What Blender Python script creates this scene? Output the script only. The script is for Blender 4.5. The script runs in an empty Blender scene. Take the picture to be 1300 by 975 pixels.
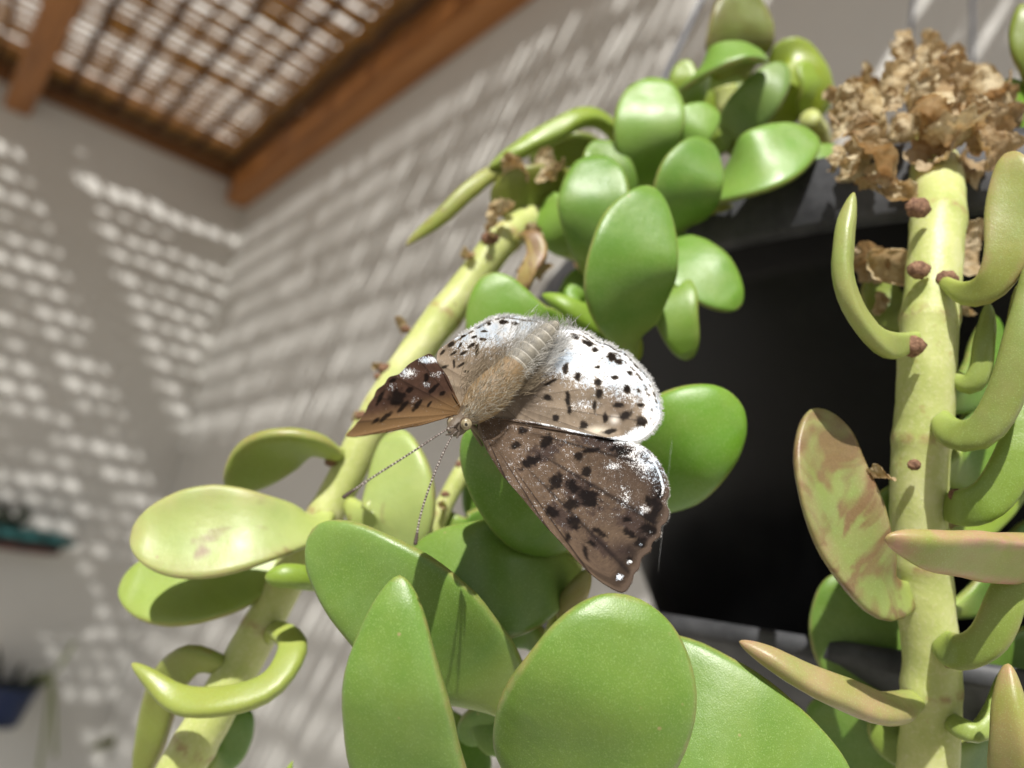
import bpy, bmesh, math, random
import numpy as np
from mathutils import Vector, Matrix, noise as mnoise

random.seed(7); rng = np.random.default_rng(7)
SC = bpy.context.scene
COL = SC.collection

# ------------------------------------------------------------------ camera
F = 1010.0                      # focal length in photo pixels (photo 1300 x 975)
CX, CY = 650.0, 487.5
CAMZ = 1.55                     # eye height above the terrace floor
def _n(v):
    v = np.array(v, float); return v / np.linalg.norm(v)
# vanishing points of the room (camera axes: right, down, forward)
C_UP = _n((615, -3830, 1010)); C_Y = _n((-830, 133, 1010))
C_Y = _n(C_Y - C_UP * (C_Y @ C_UP)); C_X = np.cross(C_Y, C_UP)
if C_X[2] < 0: C_X = -C_X
RWC = np.array([C_X, C_Y, C_UP])            # camera (right,down,fwd) -> world
CAM = np.array([0.0, 0.0, CAMZ])
def P(px, py, d):
    """photo pixel + distance along the view axis (metres) -> world point"""
    return CAM + RWC @ np.array(((px - CX) / F * d, (py - CY) / F * d, d))
def DIR(v):
    return RWC @ np.array(v, float)
cam_d = bpy.data.cameras.new('camera'); cam = bpy.data.objects.new('camera', cam_d)
COL.objects.link(cam); SC.camera = cam
right, down, fwd = RWC[:, 0], RWC[:, 1], RWC[:, 2]
M = Matrix(((right[0], -down[0], -fwd[0], CAM[0]), (right[1], -down[1], -fwd[1], CAM[1]),
            (right[2], -down[2], -fwd[2], CAM[2]), (0, 0, 0, 1)))
cam.matrix_world = M
cam_d.sensor_width = 36; cam_d.lens = 36 * F / 1300
cam_d.clip_start = 0.005; cam_d.clip_end = 300
cam_d.dof.use_dof = True; cam_d.dof.focus_distance = 0.098; cam_d.dof.aperture_fstop = 15

# ------------------------------------------------------------------ light
SUN_RAY = Vector((0.70, 0.60, -1.0)).normalized()
elev = math.asin(-SUN_RAY.z)
W = bpy.data.worlds.new('World'); SC.world = W; W.use_nodes = True
nt = W.node_tree; nt.nodes.clear()
sky = nt.nodes.new('ShaderNodeTexSky'); sky.sky_type = 'NISHITA'; sky.sun_disc = False
sky.sun_elevation = elev; sky.sun_rotation = math.atan2(-SUN_RAY.x, -SUN_RAY.y)
sky.air_density = 1.0; sky.dust_density = 2.0
bg = nt.nodes.new('ShaderNodeBackground'); bg.inputs[1].default_value = 0.05
wo = nt.nodes.new('ShaderNodeOutputWorld')
nt.links.new(sky.outputs[0], bg.inputs[0]); nt.links.new(bg.outputs[0], wo.inputs[0])
sd = bpy.data.lights.new('sun', 'SUN'); sd.energy = 5.0; sd.angle = math.radians(0.55); sd.color = (1.0, 0.965, 0.91)
sun = bpy.data.objects.new('sun', sd); COL.objects.link(sun)
sun.location = (-3, -3, 6); sun.rotation_euler = SUN_RAY.to_track_quat('-Z', 'Y').to_euler()
SC.view_settings.view_transform = 'Standard'; SC.view_settings.look = 'None'
SC.view_settings.exposure = 0.25; SC.view_settings.gamma = 1
SC.render.engine = 'CYCLES'
SC.cycles.max_bounces = 6; SC.cycles.diffuse_bounces = 3; SC.cycles.glossy_bounces = 2; SC.cycles.transmission_bounces = 2; SC.cycles.caustics_reflective = False; SC.cycles.caustics_refractive = False; SC.cycles.use_denoising = True

# ------------------------------------------------------------------ helpers
WORLD = {}                                   # world position of every object's origin
def link(o, parent, origin):
    COL.objects.link(o)
    if parent is not None:
        o.parent = parent; o.location = Vector(origin) - Vector(WORLD[parent.name])
    else:
        o.location = Vector(origin)
    WORLD[o.name] = tuple(origin)
    return o
def empty(name, origin, label, cat, group=None):
    o = bpy.data.objects.new(name, None); o.empty_display_size = 0.02
    link(o, None, origin); tag(o, label, cat, group); return o
def tag(o, label=None, cat=None, group=None, kind=None):
    if label: o['label'] = label
    if cat: o['category'] = cat
    if group: o['group'] = group
    if kind: o['kind'] = kind
    return o
def mesh_from(name, V, Fc, origin, mat, smooth=True, cols=None):
    me = bpy.data.meshes.new(name)
    V = np.asarray(V, float) - np.asarray(origin, float)
    me.from_pydata(V.tolist(), [], Fc); me.update()
    if smooth: me.polygons.foreach_set('use_smooth', [True] * len(me.polygons))
    if mat: me.materials.append(mat)
    if cols is not None:
        a = me.attributes.new('tint', 'FLOAT_COLOR', 'POINT')
        c = np.ones((len(V), 4), np.float32); c[:, :np.asarray(cols).shape[1]] = cols
        a.data.foreach_set('color', c.ravel())
    return me
def build(name, V, Fc, mat, parent=None, origin=None, smooth=True, cols=None):
    if origin is None: origin = np.mean(np.asarray(V, float), axis=0)
    me = mesh_from(name, V, Fc, origin, mat, smooth, cols)
    return link(bpy.data.objects.new(name, me), parent, origin)
def box_vf(lo, hi, bev=0.0):
    bm = bmesh.new(); bmesh.ops.create_cube(bm, size=1)
    for v in bm.verts:
        v.co = Vector([(lo[i] + hi[i]) / 2 + v.co[i] * (hi[i] - lo[i]) for i in range(3)])
    if bev: bmesh.ops.bevel(bm, geom=bm.edges[:], offset=bev, segments=2, affect='EDGES', profile=.6)
    bm.verts.index_update()
    V = [v.co[:] for v in bm.verts]; Fc = [[v.index for v in f.verts] for f in bm.faces]
    bm.free(); return V, Fc
def box(name, lo, hi, mat, parent=None, bev=0.0):
    V, Fc = box_vf(lo, hi, bev)
    return build(name, V, Fc, mat, parent, ((lo[0]+hi[0])/2, (lo[1]+hi[1])/2, lo[2]), smooth=False)
def catmull(pts, n):
    p = np.asarray(pts, float)
    if len(p) == 2:
        t = np.linspace(0, 1, n)[:, None]; return p[0] * (1 - t) + p[1] * t
    q = np.vstack([2 * p[0] - p[1], p, 2 * p[-1] - p[-2]])
    seg = len(p) - 1; out = []
    # spread samples by length
    L = np.concatenate([[0], np.cumsum(np.linalg.norm(np.diff(p, axis=0)[:, :], axis=1))])
    for s in np.linspace(0, L[-1], n):
        i = min(int(np.searchsorted(L, s, 'right') - 1), seg - 1); i = max(i, 0)
        t = (s - L[i]) / max(L[i + 1] - L[i], 1e-12)
        a, b, c, d = q[i], q[i + 1], q[i + 2], q[i + 3]
        out.append(.5 * (2 * b + (c - a) * t + (2 * a - 5 * b + 4 * c - d) * t * t + (3 * b - a - 3 * c + d) * t ** 3))
    return np.array(out)
def frames(C, hint):
    T = np.gradient(C, axis=0); T /= np.linalg.norm(T, axis=1)[:, None] + 1e-15
    H = np.asarray(hint, float)
    if H.ndim == 1: H = np.tile(H, (len(C), 1))
    S = np.cross(T, H); S /= np.linalg.norm(S, axis=1)[:, None] + 1e-15
    N = np.cross(S, T); return T, S, N
def tube_vf(C, R, seg=12, hint=None, wob=0.0):
    C = np.asarray(C, float); n = len(C)
    if hint is None: hint = DIR((0.05, 0.03, -1))
    T, S, N = frames(C, hint)
    V = []; 
    for i in range(n):
        for k in range(seg):
            a = 2 * math.pi * k / seg
            r = R[i] * (1 + wob * mnoise.noise(Vector((C[i] * 300 + 3 * math.cos(a))[:])))
            V.append(C[i] + r * (math.cos(a) * S[i] + math.sin(a) * N[i]))
    Fc = [[i * seg + k, i * seg + (k + 1) % seg, (i + 1) * seg + (k + 1) % seg, (i + 1) * seg + k]
          for i in range(n - 1) for k in range(seg)]
    V.append(C[0]); V.append(C[-1]); a, b = len(V) - 2, len(V) - 1
    Fc += [[a, (k + 1) % seg, k] for k in range(seg)]
    Fc += [[b, (n - 1) * seg + k, (n - 1) * seg + (k + 1) % seg] for k in range(seg)]
    return V, Fc
def lathe_vf(prof, center, seg=64):
    """prof: closed list of (r, z)"""
    V, Fc = [], []; n = len(prof)
    for k in range(seg):
        a = 2 * math.pi * k / seg
        for r, z in prof: V.append((center[0] + r * math.cos(a), center[1] + r * math.sin(a), center[2] + z))
    for k in range(seg):
        k2 = (k + 1) % seg
        for i in range(n - 1): Fc.append([k * n + i, k2 * n + i, k2 * n + i + 1, k * n + i + 1])
    return V, Fc

# ------------------------------------------------------------------ materials
def mat_new(name):
    m = bpy.data.materials.new(name); m.use_nodes = True
    nt = m.node_tree; b = nt.nodes['Principled BSDF']
    return m, nt, b
def N(nt, t, **kw):
    n = nt.nodes.new(t)
    for k, v in kw.items():
        if hasattr(n, k): setattr(n, k, v)
        else: n.inputs[k].default_value = v
    return n
def noise(nt, scale, detail=4, rough=.55, coord=None, vec=None, dist=0.0):
    n = N(nt, 'ShaderNodeTexNoise'); n.inputs['Scale'].default_value = scale
    n.inputs['Detail'].default_value = detail; n.inputs['Roughness'].default_value = rough
    n.inputs['Distortion'].default_value = dist
    if vec is None:
        c = N(nt, 'ShaderNodeTexCoord'); vec = c.outputs['Object']
    nt.links.new(vec, n.inputs['Vector']); return n
def ramp(nt, src, stops):
    r = N(nt, 'ShaderNodeValToRGB'); e = r.color_ramp.elements
    while len(e) < len(stops): e.new(0.5)
    for i, (p, c) in enumerate(stops):
        e[i].position = p; e[i].color = (*c, 1) if len(c) == 3 else c
    nt.links.new(src, r.inputs[0]); return r
def mix(nt, fac, a, b, mode='MIX'):
    m = N(nt, 'ShaderNodeMix', data_type='RGBA', blend_type=mode)
    for s, v in ((m.inputs[0], fac), (m.inputs[6], a), (m.inputs[7], b)):
        if isinstance(v, (int, float)): s.default_value = v
        elif isinstance(v, tuple): s.default_value = (*v, 1)
        else: nt.links.new(v, s)
    return m.outputs[2]
def math_n(nt, op, a, b=None, clamp=False):
    m = N(nt, 'ShaderNodeMath', operation=op); m.use_clamp = clamp
    for i, v in enumerate((a, b)):
        if v is None: continue
        if isinstance(v, (int, float)): m.inputs[i].default_value = v
        else: nt.links.new(v, m.inputs[i])
    return m.outputs[0]
def bump(nt, b, h, strength, dist):
    n = N(nt, 'ShaderNodeBump'); n.inputs['Strength'].default_value = strength; n.inputs['Distance'].default_value = dist
    nt.links.new(h, n.inputs['Height']); nt.links.new(n.outputs[0], b.inputs['Normal'])
def rnd_vec(nt):
    """object coordinates shifted by a random offset per object"""
    c = N(nt, 'ShaderNodeTexCoord'); oi = N(nt, 'ShaderNodeObjectInfo')
    v = N(nt, 'ShaderNodeVectorMath', operation='ADD')
    sc = math_n(nt, 'MULTIPLY', oi.outputs['Random'], 7.0)
    nt.links.new(c.outputs['Object'], v.inputs[0]); nt.links.new(sc, v.inputs[1])
    return v.outputs[0], oi

def leaf_material(name, blotch=0.0):
    m, nt, b = mat_new(name)
    vec, oi = rnd_vec(nt)
    at = N(nt, 'ShaderNodeAttribute', attribute_name='tint')
    sep = N(nt, 'ShaderNodeSeparateColor'); nt.links.new(at.outputs['Color'], sep.inputs[0])
    u, edge = sep.outputs[0], sep.outputs[1]
    base = oi.outputs['Color']
    n1 = noise(nt, 160, 3, .6, vec=vec)
    col = mix(nt, math_n(nt, 'MULTIPLY', ramp(nt, n1.outputs['Fac'], [(.35, (0, 0, 0)), (.7, (1, 1, 1))]).outputs[0], .45),
              base, (.19, .28, .045))
    # paler, yellower towards the stalk
    ub = ramp(nt, u, [(0.0, (1, 1, 1)), (.32, (0, 0, 0))])
    col = mix(nt, math_n(nt, 'MULTIPLY', ub.outputs[0], .75), col, (.42, .47, .13))
    # pinkish blush on old leaves
    n2 = noise(nt, 220, 3, .6, vec=vec)
    bl = math_n(nt, 'MULTIPLY', ramp(nt, n2.outputs['Fac'], [(.3, (.35, .35, .35)), (.65, (1, 1, 1))]).outputs[0],
                math_n(nt, 'SUBTRACT', 1.0, oi.outputs['Alpha']))
    bl = math_n(nt, 'MULTIPLY', bl, ramp(nt, u, [(.12, (0, 0, 0)), (.45, (1, 1, 1))]).outputs[0])
    bl = math_n(nt, 'MULTIPLY', bl, ramp(nt, edge, [(.40, (.32,)*3), (.88, (1,)*3)]).outputs[0])
    col = mix(nt, bl, col, (.48, .215, .20))
    # thin yellow-brown margin
    n3 = noise(nt, 500, 2, .6, vec=vec)
    em = ramp(nt, edge, [(.90, (0, 0, 0)), (.985, (1, 1, 1))])
    ef = math_n(nt, 'MULTIPLY', em.outputs[0], ramp(nt, n3.outputs['Fac'], [(.35, (.25, .25, .25)), (.7, (.9, .9, .9))]).outputs[0])
    col = mix(nt, math_n(nt, 'MULTIPLY', ef, .75), col, (.34, .25, .10))
    # fine pale speckle of the epidermis
    n4 = noise(nt, 5200, 2, .5, vec=vec)
    sp = ramp(nt, n4.outputs['Fac'], [(.56, (0, 0, 0)), (.70, (1, 1, 1))])
    col = mix(nt, math_n(nt, 'MULTIPLY', sp.outputs[0], .30), col, (.38, .52, .20))
    if blotch:
        n5 = noise(nt, 75, 3, .65, vec=vec, dist=1.2)
        bf = ramp(nt, n5.outputs['Fac'], [(.65 - .15 * blotch, (0, 0, 0)), (.74 - .15 * blotch, (1, 1, 1))])
        col = mix(nt, math_n(nt, 'MULTIPLY', bf.outputs[0], .85), col,
                  mix(nt, n4.outputs['Fac'], (.10, .05, .025), (.27, .15, .075)))
    # dull bloom in irregular patches
    n7 = noise(nt, 70, 4, .7, vec=vec, dist=.6)
    col = mix(nt, math_n(nt, 'MULTIPLY', ramp(nt, n7.outputs['Fac'], [(.48, (0,)*3), (.68, (1,)*3)]).outputs[0], .12), col, (.30, .42, .20))
    # small scars
    vo = N(nt, 'ShaderNodeTexVoronoi'); vo.inputs['Scale'].default_value = 230; nt.links.new(vec, vo.inputs['Vector'])
    sc_ = ramp(nt, vo.outputs['Distance'], [(.045, (1, 1, 1)), (.07, (0, 0, 0))])
    wn = noise(nt, 120, 1, .5, vec=vec)
    sf = math_n(nt, 'MULTIPLY', sc_.outputs[0], ramp(nt, wn.outputs['Fac'], [(.50, (0, 0, 0)), (.58, (1, 1, 1))]).outputs[0])
    col = mix(nt, math_n(nt, 'MULTIPLY', sf, .8), col, (.33, .27, .12))
    nt.links.new(col, b.inputs['Base Color'])
    rr = ramp(nt, n1.outputs['Fac'], [(.3, (.33,) * 3), (.7, (.47,) * 3)])
    nt.links.new(rr.outputs[0], b.inputs['Roughness'])
    b.inputs['Specular IOR Level'].default_value = .5
    b.inputs['Subsurface Weight'].default_value = .25
    b.inputs['Subsurface Radius'].default_value = (.7, 1.0, .22); b.inputs['Subsurface Scale'].default_value = .0022
    h = mix(nt, .35, n3.outputs['Fac'], n4.outputs['Fac'])
    bump(nt, b, h, .3, .0003)
    return m
M_LEAF = leaf_material('leaf_skin'); M_LEAF_OLD = leaf_material('blotched_leaf_skin', 1.28)
M_LEAF_MID = leaf_material('spotted_leaf_skin', .55)

def stem_material():
    m, nt, b = mat_new('stem_skin'); vec, oi = rnd_vec(nt)
    n1 = noise(nt, 120, 4, .6, vec=vec)
    col = ramp(nt, n1.outputs['Fac'], [(.3, (.38, .44, .12)), (.55, (.50, .54, .20)), (.75, (.60, .61, .31))]).outputs[0]
    mp = N(nt, 'ShaderNodeMapping'); mp.inputs['Scale'].default_value = (1, 1, 1); nt.links.new(vec, mp.inputs[0])
    n2 = noise(nt, 1500, 3, .6, vec=mp.outputs[0])
    col = mix(nt, math_n(nt, 'MULTIPLY', ramp(nt, n2.outputs['Fac'], [(.5, (0,)*3), (.75, (1,)*3)]).outputs[0], .4), col, (.68, .64, .42))
    n3 = noise(nt, 300, 3, .6, vec=vec)
    col = mix(nt, math_n(nt, 'MULTIPLY', ramp(nt, n3.outputs['Fac'], [(.66, (0,)*3), (.74, (1,)*3)]).outputs[0], .5), col, (.40, .27, .11))
    at = N(nt, 'ShaderNodeAttribute', attribute_name='tint'); sp_ = N(nt, 'ShaderNodeSeparateColor'); nt.links.new(at.outputs['Color'], sp_.inputs[0])
    n4 = noise(nt, 420, 3, .6, vec=vec)
    rf = math_n(nt, 'MULTIPLY', sp_.outputs[0], ramp(nt, n4.outputs['Fac'], [(.42, (0,)*3), (.60, (1,)*3)]).outputs[0])
    col = mix(nt, math_n(nt, 'MULTIPLY', rf, .85), col, (.34, .22, .10))
    col = mix(nt, math_n(nt, 'SUBTRACT', 1.0, oi.outputs['Alpha']), col, oi.outputs['Color'])
    nt.links.new(col, b.inputs['Base Color']); b.inputs['Roughness'].default_value = .46
    b.inputs['Subsurface Weight'].default_value = .35; b.inputs['Subsurface Radius'].default_value = (1, .9, .3)
    b.inputs['Subsurface Scale'].default_value = .0022
    bump(nt, b, mix(nt, .5, n2.outputs['Fac'], n3.outputs['Fac']), .35, .0004)
    return m
M_STEM = stem_material()

def simple(name, c1, c2, scale, rough, bstr=.3, bdist=.0005, detail=5, spec=.4, sss=0, trans=0, lo=.35, hi=.65):
    m, nt, b = mat_new(name); vec, oi = rnd_vec(nt)
    n1 = noise(nt, scale, detail, .62, vec=vec)
    nt.links.new(ramp(nt, n1.outputs['Fac'], [(lo, c1), (hi, c2)]).outputs[0], b.inputs['Base Color'])
    b.inputs['Roughness'].default_value = rough; b.inputs['Specular IOR Level'].default_value = spec
    if sss:
        b.inputs['Subsurface Weight'].default_value = sss; b.inputs['Subsurface Scale'].default_value = .001
    if bstr: bump(nt, b, n1.outputs['Fac'], bstr, bdist)
    return m
M_SCAR = simple('leaf_scar_cork', (.10, .045, .025), (.30, .17, .10), 1800, .8, .6, .0004)
M_DRY = None
def dry_material():
    m, nt, b = mat_new('dry_leaf_tissue'); vec, oi = rnd_vec(nt)
    n1 = noise(nt, 2.6, 5, .65, vec=vec); n2 = noise(nt, 14, 4, .6, vec=vec)
    c = ramp(nt, n1.outputs['Fac'], [(.28, (.15, .08, .03)), (.42, (.50, .375, .185)), (.60, (.78, .68, .45))]).outputs[0]
    c = mix(nt, math_n(nt, 'MULTIPLY', ramp(nt, n2.outputs['Fac'], [(.5, (0,)*3), (.7, (1,)*3)]).outputs[0], .45), c, (.62, .52, .36))
    c = mix(nt, math_n(nt, 'MULTIPLY', math_n(nt, 'POWER', oi.outputs['Random'], 2.0), .5), c, (.24, .11, .035))
    nt.links.new(c, b.inputs['Base Color']); b.inputs['Roughness'].default_value = .75
    bump(nt, b, mix(nt, .5, n1.outputs['Fac'], n2.outputs['Fac']), .8, .0008)
    tr = N(nt, 'ShaderNodeBsdfTranslucent'); nt.links.new(mix(nt, .5, c, (.5, .22, .06)), tr.inputs[0])
    ms = N(nt, 'ShaderNodeMixShader'); ms.inputs[0].default_value = .32
    nt.links.new(b.outputs[0], ms.inputs[1]); nt.links.new(tr.outputs[0], ms.inputs[2])
    nt.links.new(ms.outputs[0], nt.nodes['Material Output'].inputs['Surface'])
    return m
M_DRY = dry_material()

def wall_material():
    m, nt, b = mat_new('painted_plaster')
    n1 = noise(nt, 2.2, 5, .6); n2 = noise(nt, 90, 4, .6)
    c = ramp(nt, n1.outputs['Fac'], [(.3, (.68, .675, .64)), (.7, (.74, .735, .70))]).outputs[0]
    nt.links.new(c, b.inputs['Base Color']); b.inputs['Roughness'].default_value = .85
    bump(nt, b, n2.outputs['Fac'], .35, .004); return m
M_WALL = wall_material()
def wood_material(name, c1, c2, c3, axis=1):
    m, nt, b = mat_new(name); vec, oi = rnd_vec(nt)
    mp = N(nt, 'ShaderNodeMapping'); s = [1, 1, 1]; s[axis] = .06; mp.inputs['Scale'].default_value = s
    nt.links.new(vec, mp.inputs[0])
    n1 = noise(nt, 34, 6, .65, vec=mp.outputs[0], dist=.4)
    c = ramp(nt, n1.outputs['Fac'], [(.3, c1), (.52, c2), (.72, c3)]).outputs[0]
    nt.links.new(c, b.inputs['Base Color']); b.inputs['Roughness'].default_value = .5
    bump(nt, b, n1.outputs['Fac'], .4, .002); return m
M_RAFT = wood_material('stained_timber', (.22, .085, .022), (.38, .155, .042), (.46, .21, .07), 1)
M_RAFTX = wood_material('stained_timber_cross', (.12, .05, .018), (.22, .10, .035), (.32, .16, .06), 0)
M_CANE = simple('reed_cane', (.17, .09, .032), (.36, .22, .09), 18, .6, .3, .002, sss=0)
_nt = M_CANE.node_tree; _b = _nt.nodes['Principled BSDF']
_tr = N(_nt, 'ShaderNodeBsdfTranslucent'); _tr.inputs[0].default_value = (.62, .40, .16, 1)
_ms = N(_nt, 'ShaderNodeMixShader'); _ms.inputs[0].default_value = .34
_nt.links.new(_b.outputs[0], _ms.inputs[1]); _nt.links.new(_tr.outputs[0], _ms.inputs[2]); _nt.links.new(_ms.outputs[0], _nt.nodes['Material Output'].inputs['Surface'])
M_CORD = simple('mat_cord', (.06, .03, .018), (.13, .07, .04), 60, .85)
def pot_material():
    m, nt, b = mat_new('black_plastic')
    n1 = noise(nt, 40, 5, .65); n2 = noise(nt, 700, 3, .6)
    c = ramp(nt, n1.outputs['Fac'], [(.3, (.0035, .0035, .004)), (.6, (.006, .006, .0065)), (.85, (.016, .0155, .015))]).outputs[0]
    nt.links.new(c, b.inputs['Base Color'])
    nt.links.new(ramp(nt, n1.outputs['Fac'], [(.3, (.30,)*3), (.7, (.48,)*3)]).outputs[0], b.inputs['Roughness'])
    b.inputs['Specular IOR Level'].default_value = .22
    bump(nt, b, n2.outputs['Fac'], .12, .0004); return m
M_POT = pot_material()
M_RIM = simple('sunlit_black_plastic', (.028, .029, .032), (.08, .082, .088), 90, .5, .15, .0004, spec=.3)  # pot's black plastic with sunlit grey put into the rim and saucer colour
M_SOIL = simple('potting_soil', (.02, .013, .008), (.07, .05, .03), 400, .95, 1, .003)
M_WIRE = simple('grey_wire', (.07, .075, .09), (.13, .135, .16), 300, .45, .1, .0002)
M_FLOOR = simple('terrace_floor', (.27, .25, .22), (.36, .335, .30), 6, .8, .3, .003)

# ------------------------------------------------------------------ the room: floor, walls, pergola
WX, WY = 0.665, 2.345
V = [(-14, -14, 0), (14, -14, 0), (14, 14, 0), (-14, 14, 0)]
tag(build('ground', V, [[0, 1, 2, 3]], M_FLOOR, origin=(0, 0, 0), smooth=False), kind='structure')
tag(box('wall', (WX, -3.0, -.02), (WX + .2, WY, 3.3), M_WALL), 'grey white plaster wall beside the pot, streaked by raking sun', 'wall')
tag(box('wall', (-4.0, WY, -.02), (WX + .2, WY + .2, 3.3), M_WALL), 'grey white plaster end wall dappled with rows of light spots', 'wall')

ZR = CAMZ + 1.0          # underside of the rafters
ZM = CAMZ + 1.115        # level of the mat
perg = empty('pergola', (0.0, 1.0, ZR), 'brown stained timber pergola fixed to the two grey walls', 'pergola')
def rafter(x0, x1):
    return box('rafter', (x0, -.24, ZR), (x1, WY - .002, ZM - .012), M_RAFT, perg, .008)
rafter(.600, .663); rafter(.010, .072); rafter(-.58, -.518); rafter(-1.17, -1.108)
for k, (x0, x1) in enumerate(((.074, .598), (-.516, .008), (-1.106, -.582))):
    box('shadow_line_strip', (x0, WY - .024, ZM - .05), (x1, WY - .003, ZM - .006), M_RAFTX, perg, .004)  # dark strip standing in for the shadow line below the mat
box('sun_block_board', (-1.8, WY - .09, ZM + .014), (.66, WY - .003, ZM + .034), M_RAFTX, perg, .003)  # unseen board added over the mat to block sun at the wall
box('purlin', (-1.7, .02, ZM + .03), (.662, .185, ZM + .09), M_RAFTX, perg, .004)

mat_o = empty('reed_mat', (-.5, 1.0, ZM), 'golden reed mat roofing the pergola with bright gaps between canes', 'reed mat')
MX0, MX1, CP = -1.797, .655, .0568
# one irregular unit cane (split and flattened), shared between all copies
def cane_mesh(seed):
    r = random.Random(seed); n = 190
    t = np.linspace(0, 1, n); ph = [r.uniform(0, 6) for _ in range(6)]
    cy = .07 * np.sin(t * 19 + ph[0]) + .06 * np.sin(t * 47 + ph[1])
    cz = .25 * np.sin(t * 13 + ph[2])
    cell = (t * (MX1 - MX0) / CP) % 1                     # 0 at a binding cord, the cane is pressed flat and wide there
    amp = np.repeat([r.gauss(0, 1) for _ in range(60)], 1)[(t * (MX1 - MX0) / CP).astype(int)]
    hw = .5 * (1 + .42 * (np.abs(cell - .5) * 2) ** 3 + .16 * np.clip(amp, -1.6, 2.2) * (1 - (np.abs(cell - .5) * 2) ** 3))
    V, Fc = [], []
    for i in range(n):
        for k in range(8):
            a = math.pi * 2 * k / 8
            V.append((t[i] - .5, cy[i] + hw[i] * math.cos(a), cz[i] + .5 * math.sin(a)))
    for i in range(n - 1):
        for k in range(8): Fc.append([i*8+k, i*8+(k+1) % 8, (i+1)*8+(k+1) % 8, (i+1)*8+k])
    Fc.append(list(range(8))[::-1]); Fc.append(list(range((n-1)*8, n*8)))
    return mesh_from('cane', V, Fc, (0, 0, 0), M_CANE)
CANES = [cane_mesh(i) for i in range(7)]
def cane(x0, x1, y, z, wid, thick=.004):
    o = bpy.data.objects.new('cane', random.choice(CANES)); COL.objects.link(o); o.parent = mat_o
    o.location = ((x0 + x1) / 2 + .5, y - 1.0, z - ZM); o.scale = (x1 - x0, wid, thick)
    return o
y = -.16; PITCH = .0315; rows = []
while y < WY - .12:
    cane(MX0, MX1, y + random.uniform(-.0015, .0015), ZM + random.uniform(-.003, .003), random.uniform(.0215, .0250)); rows.append(y)
    y += PITCH * random.uniform(.93, 1.07)
for k in range(6):                                  # closed edge of the mat along the end wall
    cane(MX0, MX1, WY - .112 + .0175 * k, ZM + random.uniform(-.002, .004), .021)
CORDS = [MX0 + CP * k for k in range(1, 43)]
nf = 0
while nf < 170:                                     # broken pieces of cane lying across the gaps
    yy = random.choice(rows) + PITCH * .5; cx_ = random.uniform(-1.2, .55)
    L = random.choice([.04, .055, .055, .07, .11, .17])
    if cx_ + L > .65: continue
    cane(cx_, cx_ + L, yy, ZM + random.uniform(.004, .008), random.uniform(.007, .014)); nf += 1
for kc, x in enumerate(CORDS):
    for zz in (-.006,):
        t_ = np.linspace(-.17, WY - .03, 80)
        C = np.stack([np.full(80, x) + .004 * np.sin(t_ * 40), t_, np.full(80, ZM + zz) + .001 * np.sin(t_ * 200)], 1)
        V, Fc = tube_vf(C, np.full(80, .0085 if kc % 2 else .0042), 6, hint=(0, 0, 1)); V = np.array(V); V[:, 2] = ZM + zz + (V[:, 2] - ZM - zz) * .35
        build('cord', V, Fc, M_CORD, mat_o)
for i in range(7):                                   # canes laid lengthwise over the right-hand rafter
    o = bpy.data.objects.new('edge_cane', random.choice(CANES)); COL.objects.link(o); o.parent = mat_o
    o.location = (.56 + .014 * i + .5, 1.08 - 1.0, .010); o.scale = (2.48, .017, .004); o.rotation_euler = (0, 0, math.pi / 2)

# ------------------------------------------------------------------ hanging pot
PC = np.array([.2567, .1039, CAMZ])                    # pot axis at eye level
pot = empty('hanging_pot', (PC[0], PC[1], CAMZ - .0135), 'round black plastic pot with thick rim and saucer hanging on thin wires', 'pot')
RT = .135; ZT = .0885; ZL = .0756
prof = [(0, -.009), (.080, -.009), (.083, -.006), (.1225, ZL - .004), (.1240, ZL - .001), (RT - .0015, ZL - .0005), (RT, ZL + .001),
        (RT + .0006, ZT - .002), (RT - .0008, ZT), (RT - .0045, ZT), (RT - .006, ZT - .002), (.119, ZL - .004), (.080, -.004), (0, -.004)]
V, Fc = lathe_vf(prof, PC, 128); build('pot_body', V, Fc, M_POT, pot, (PC[0], PC[1], CAMZ - .009))
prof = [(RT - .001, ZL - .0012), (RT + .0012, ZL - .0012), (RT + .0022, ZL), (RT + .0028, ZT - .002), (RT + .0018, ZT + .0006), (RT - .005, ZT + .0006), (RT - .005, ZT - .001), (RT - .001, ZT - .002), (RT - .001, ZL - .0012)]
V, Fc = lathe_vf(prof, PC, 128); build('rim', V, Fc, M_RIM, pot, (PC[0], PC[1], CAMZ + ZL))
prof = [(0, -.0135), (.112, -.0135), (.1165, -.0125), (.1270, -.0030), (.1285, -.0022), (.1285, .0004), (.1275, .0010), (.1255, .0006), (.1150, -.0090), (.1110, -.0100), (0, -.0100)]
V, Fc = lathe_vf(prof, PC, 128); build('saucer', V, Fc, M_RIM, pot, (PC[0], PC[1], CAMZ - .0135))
V, Fc = lathe_vf([(0, ZT - .012), (.06, ZT - .010), (.1200, ZT - .016), (.1165, ZT - .022), (0, ZT - .022)], PC, 64)
build('soil', V, Fc, M_SOIL, pot, (PC[0], PC[1], CAMZ + ZT - .022))
apex = np.array([PC[0], PC[1], CAMZ + .55])
def rim_point(ang):
    return np.array([PC[0] + math.cos(ang) * (RT - .003), PC[1] + math.sin(ang) * (RT - .003), CAMZ + ZT - .004])
def project(q):
    c = RWC.T @ (np.asarray(q) - CAM); return CX + F * c[0] / c[2], CY + F * c[1] / c[2]
def wire_to(px, py):
    best = None                      # the rim point whose straight wire to the apex crosses that sight line
    for k in range(360):
        q = rim_point(math.radians(k))
        for t in np.linspace(.02, .9, 60):
            x_, y_ = project(q + (apex - q) * t); e = (x_ - px) ** 2 + (y_ - py) ** 2
            if best is None or e < best[0]: best = (e, q)
    return best[1]
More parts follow.
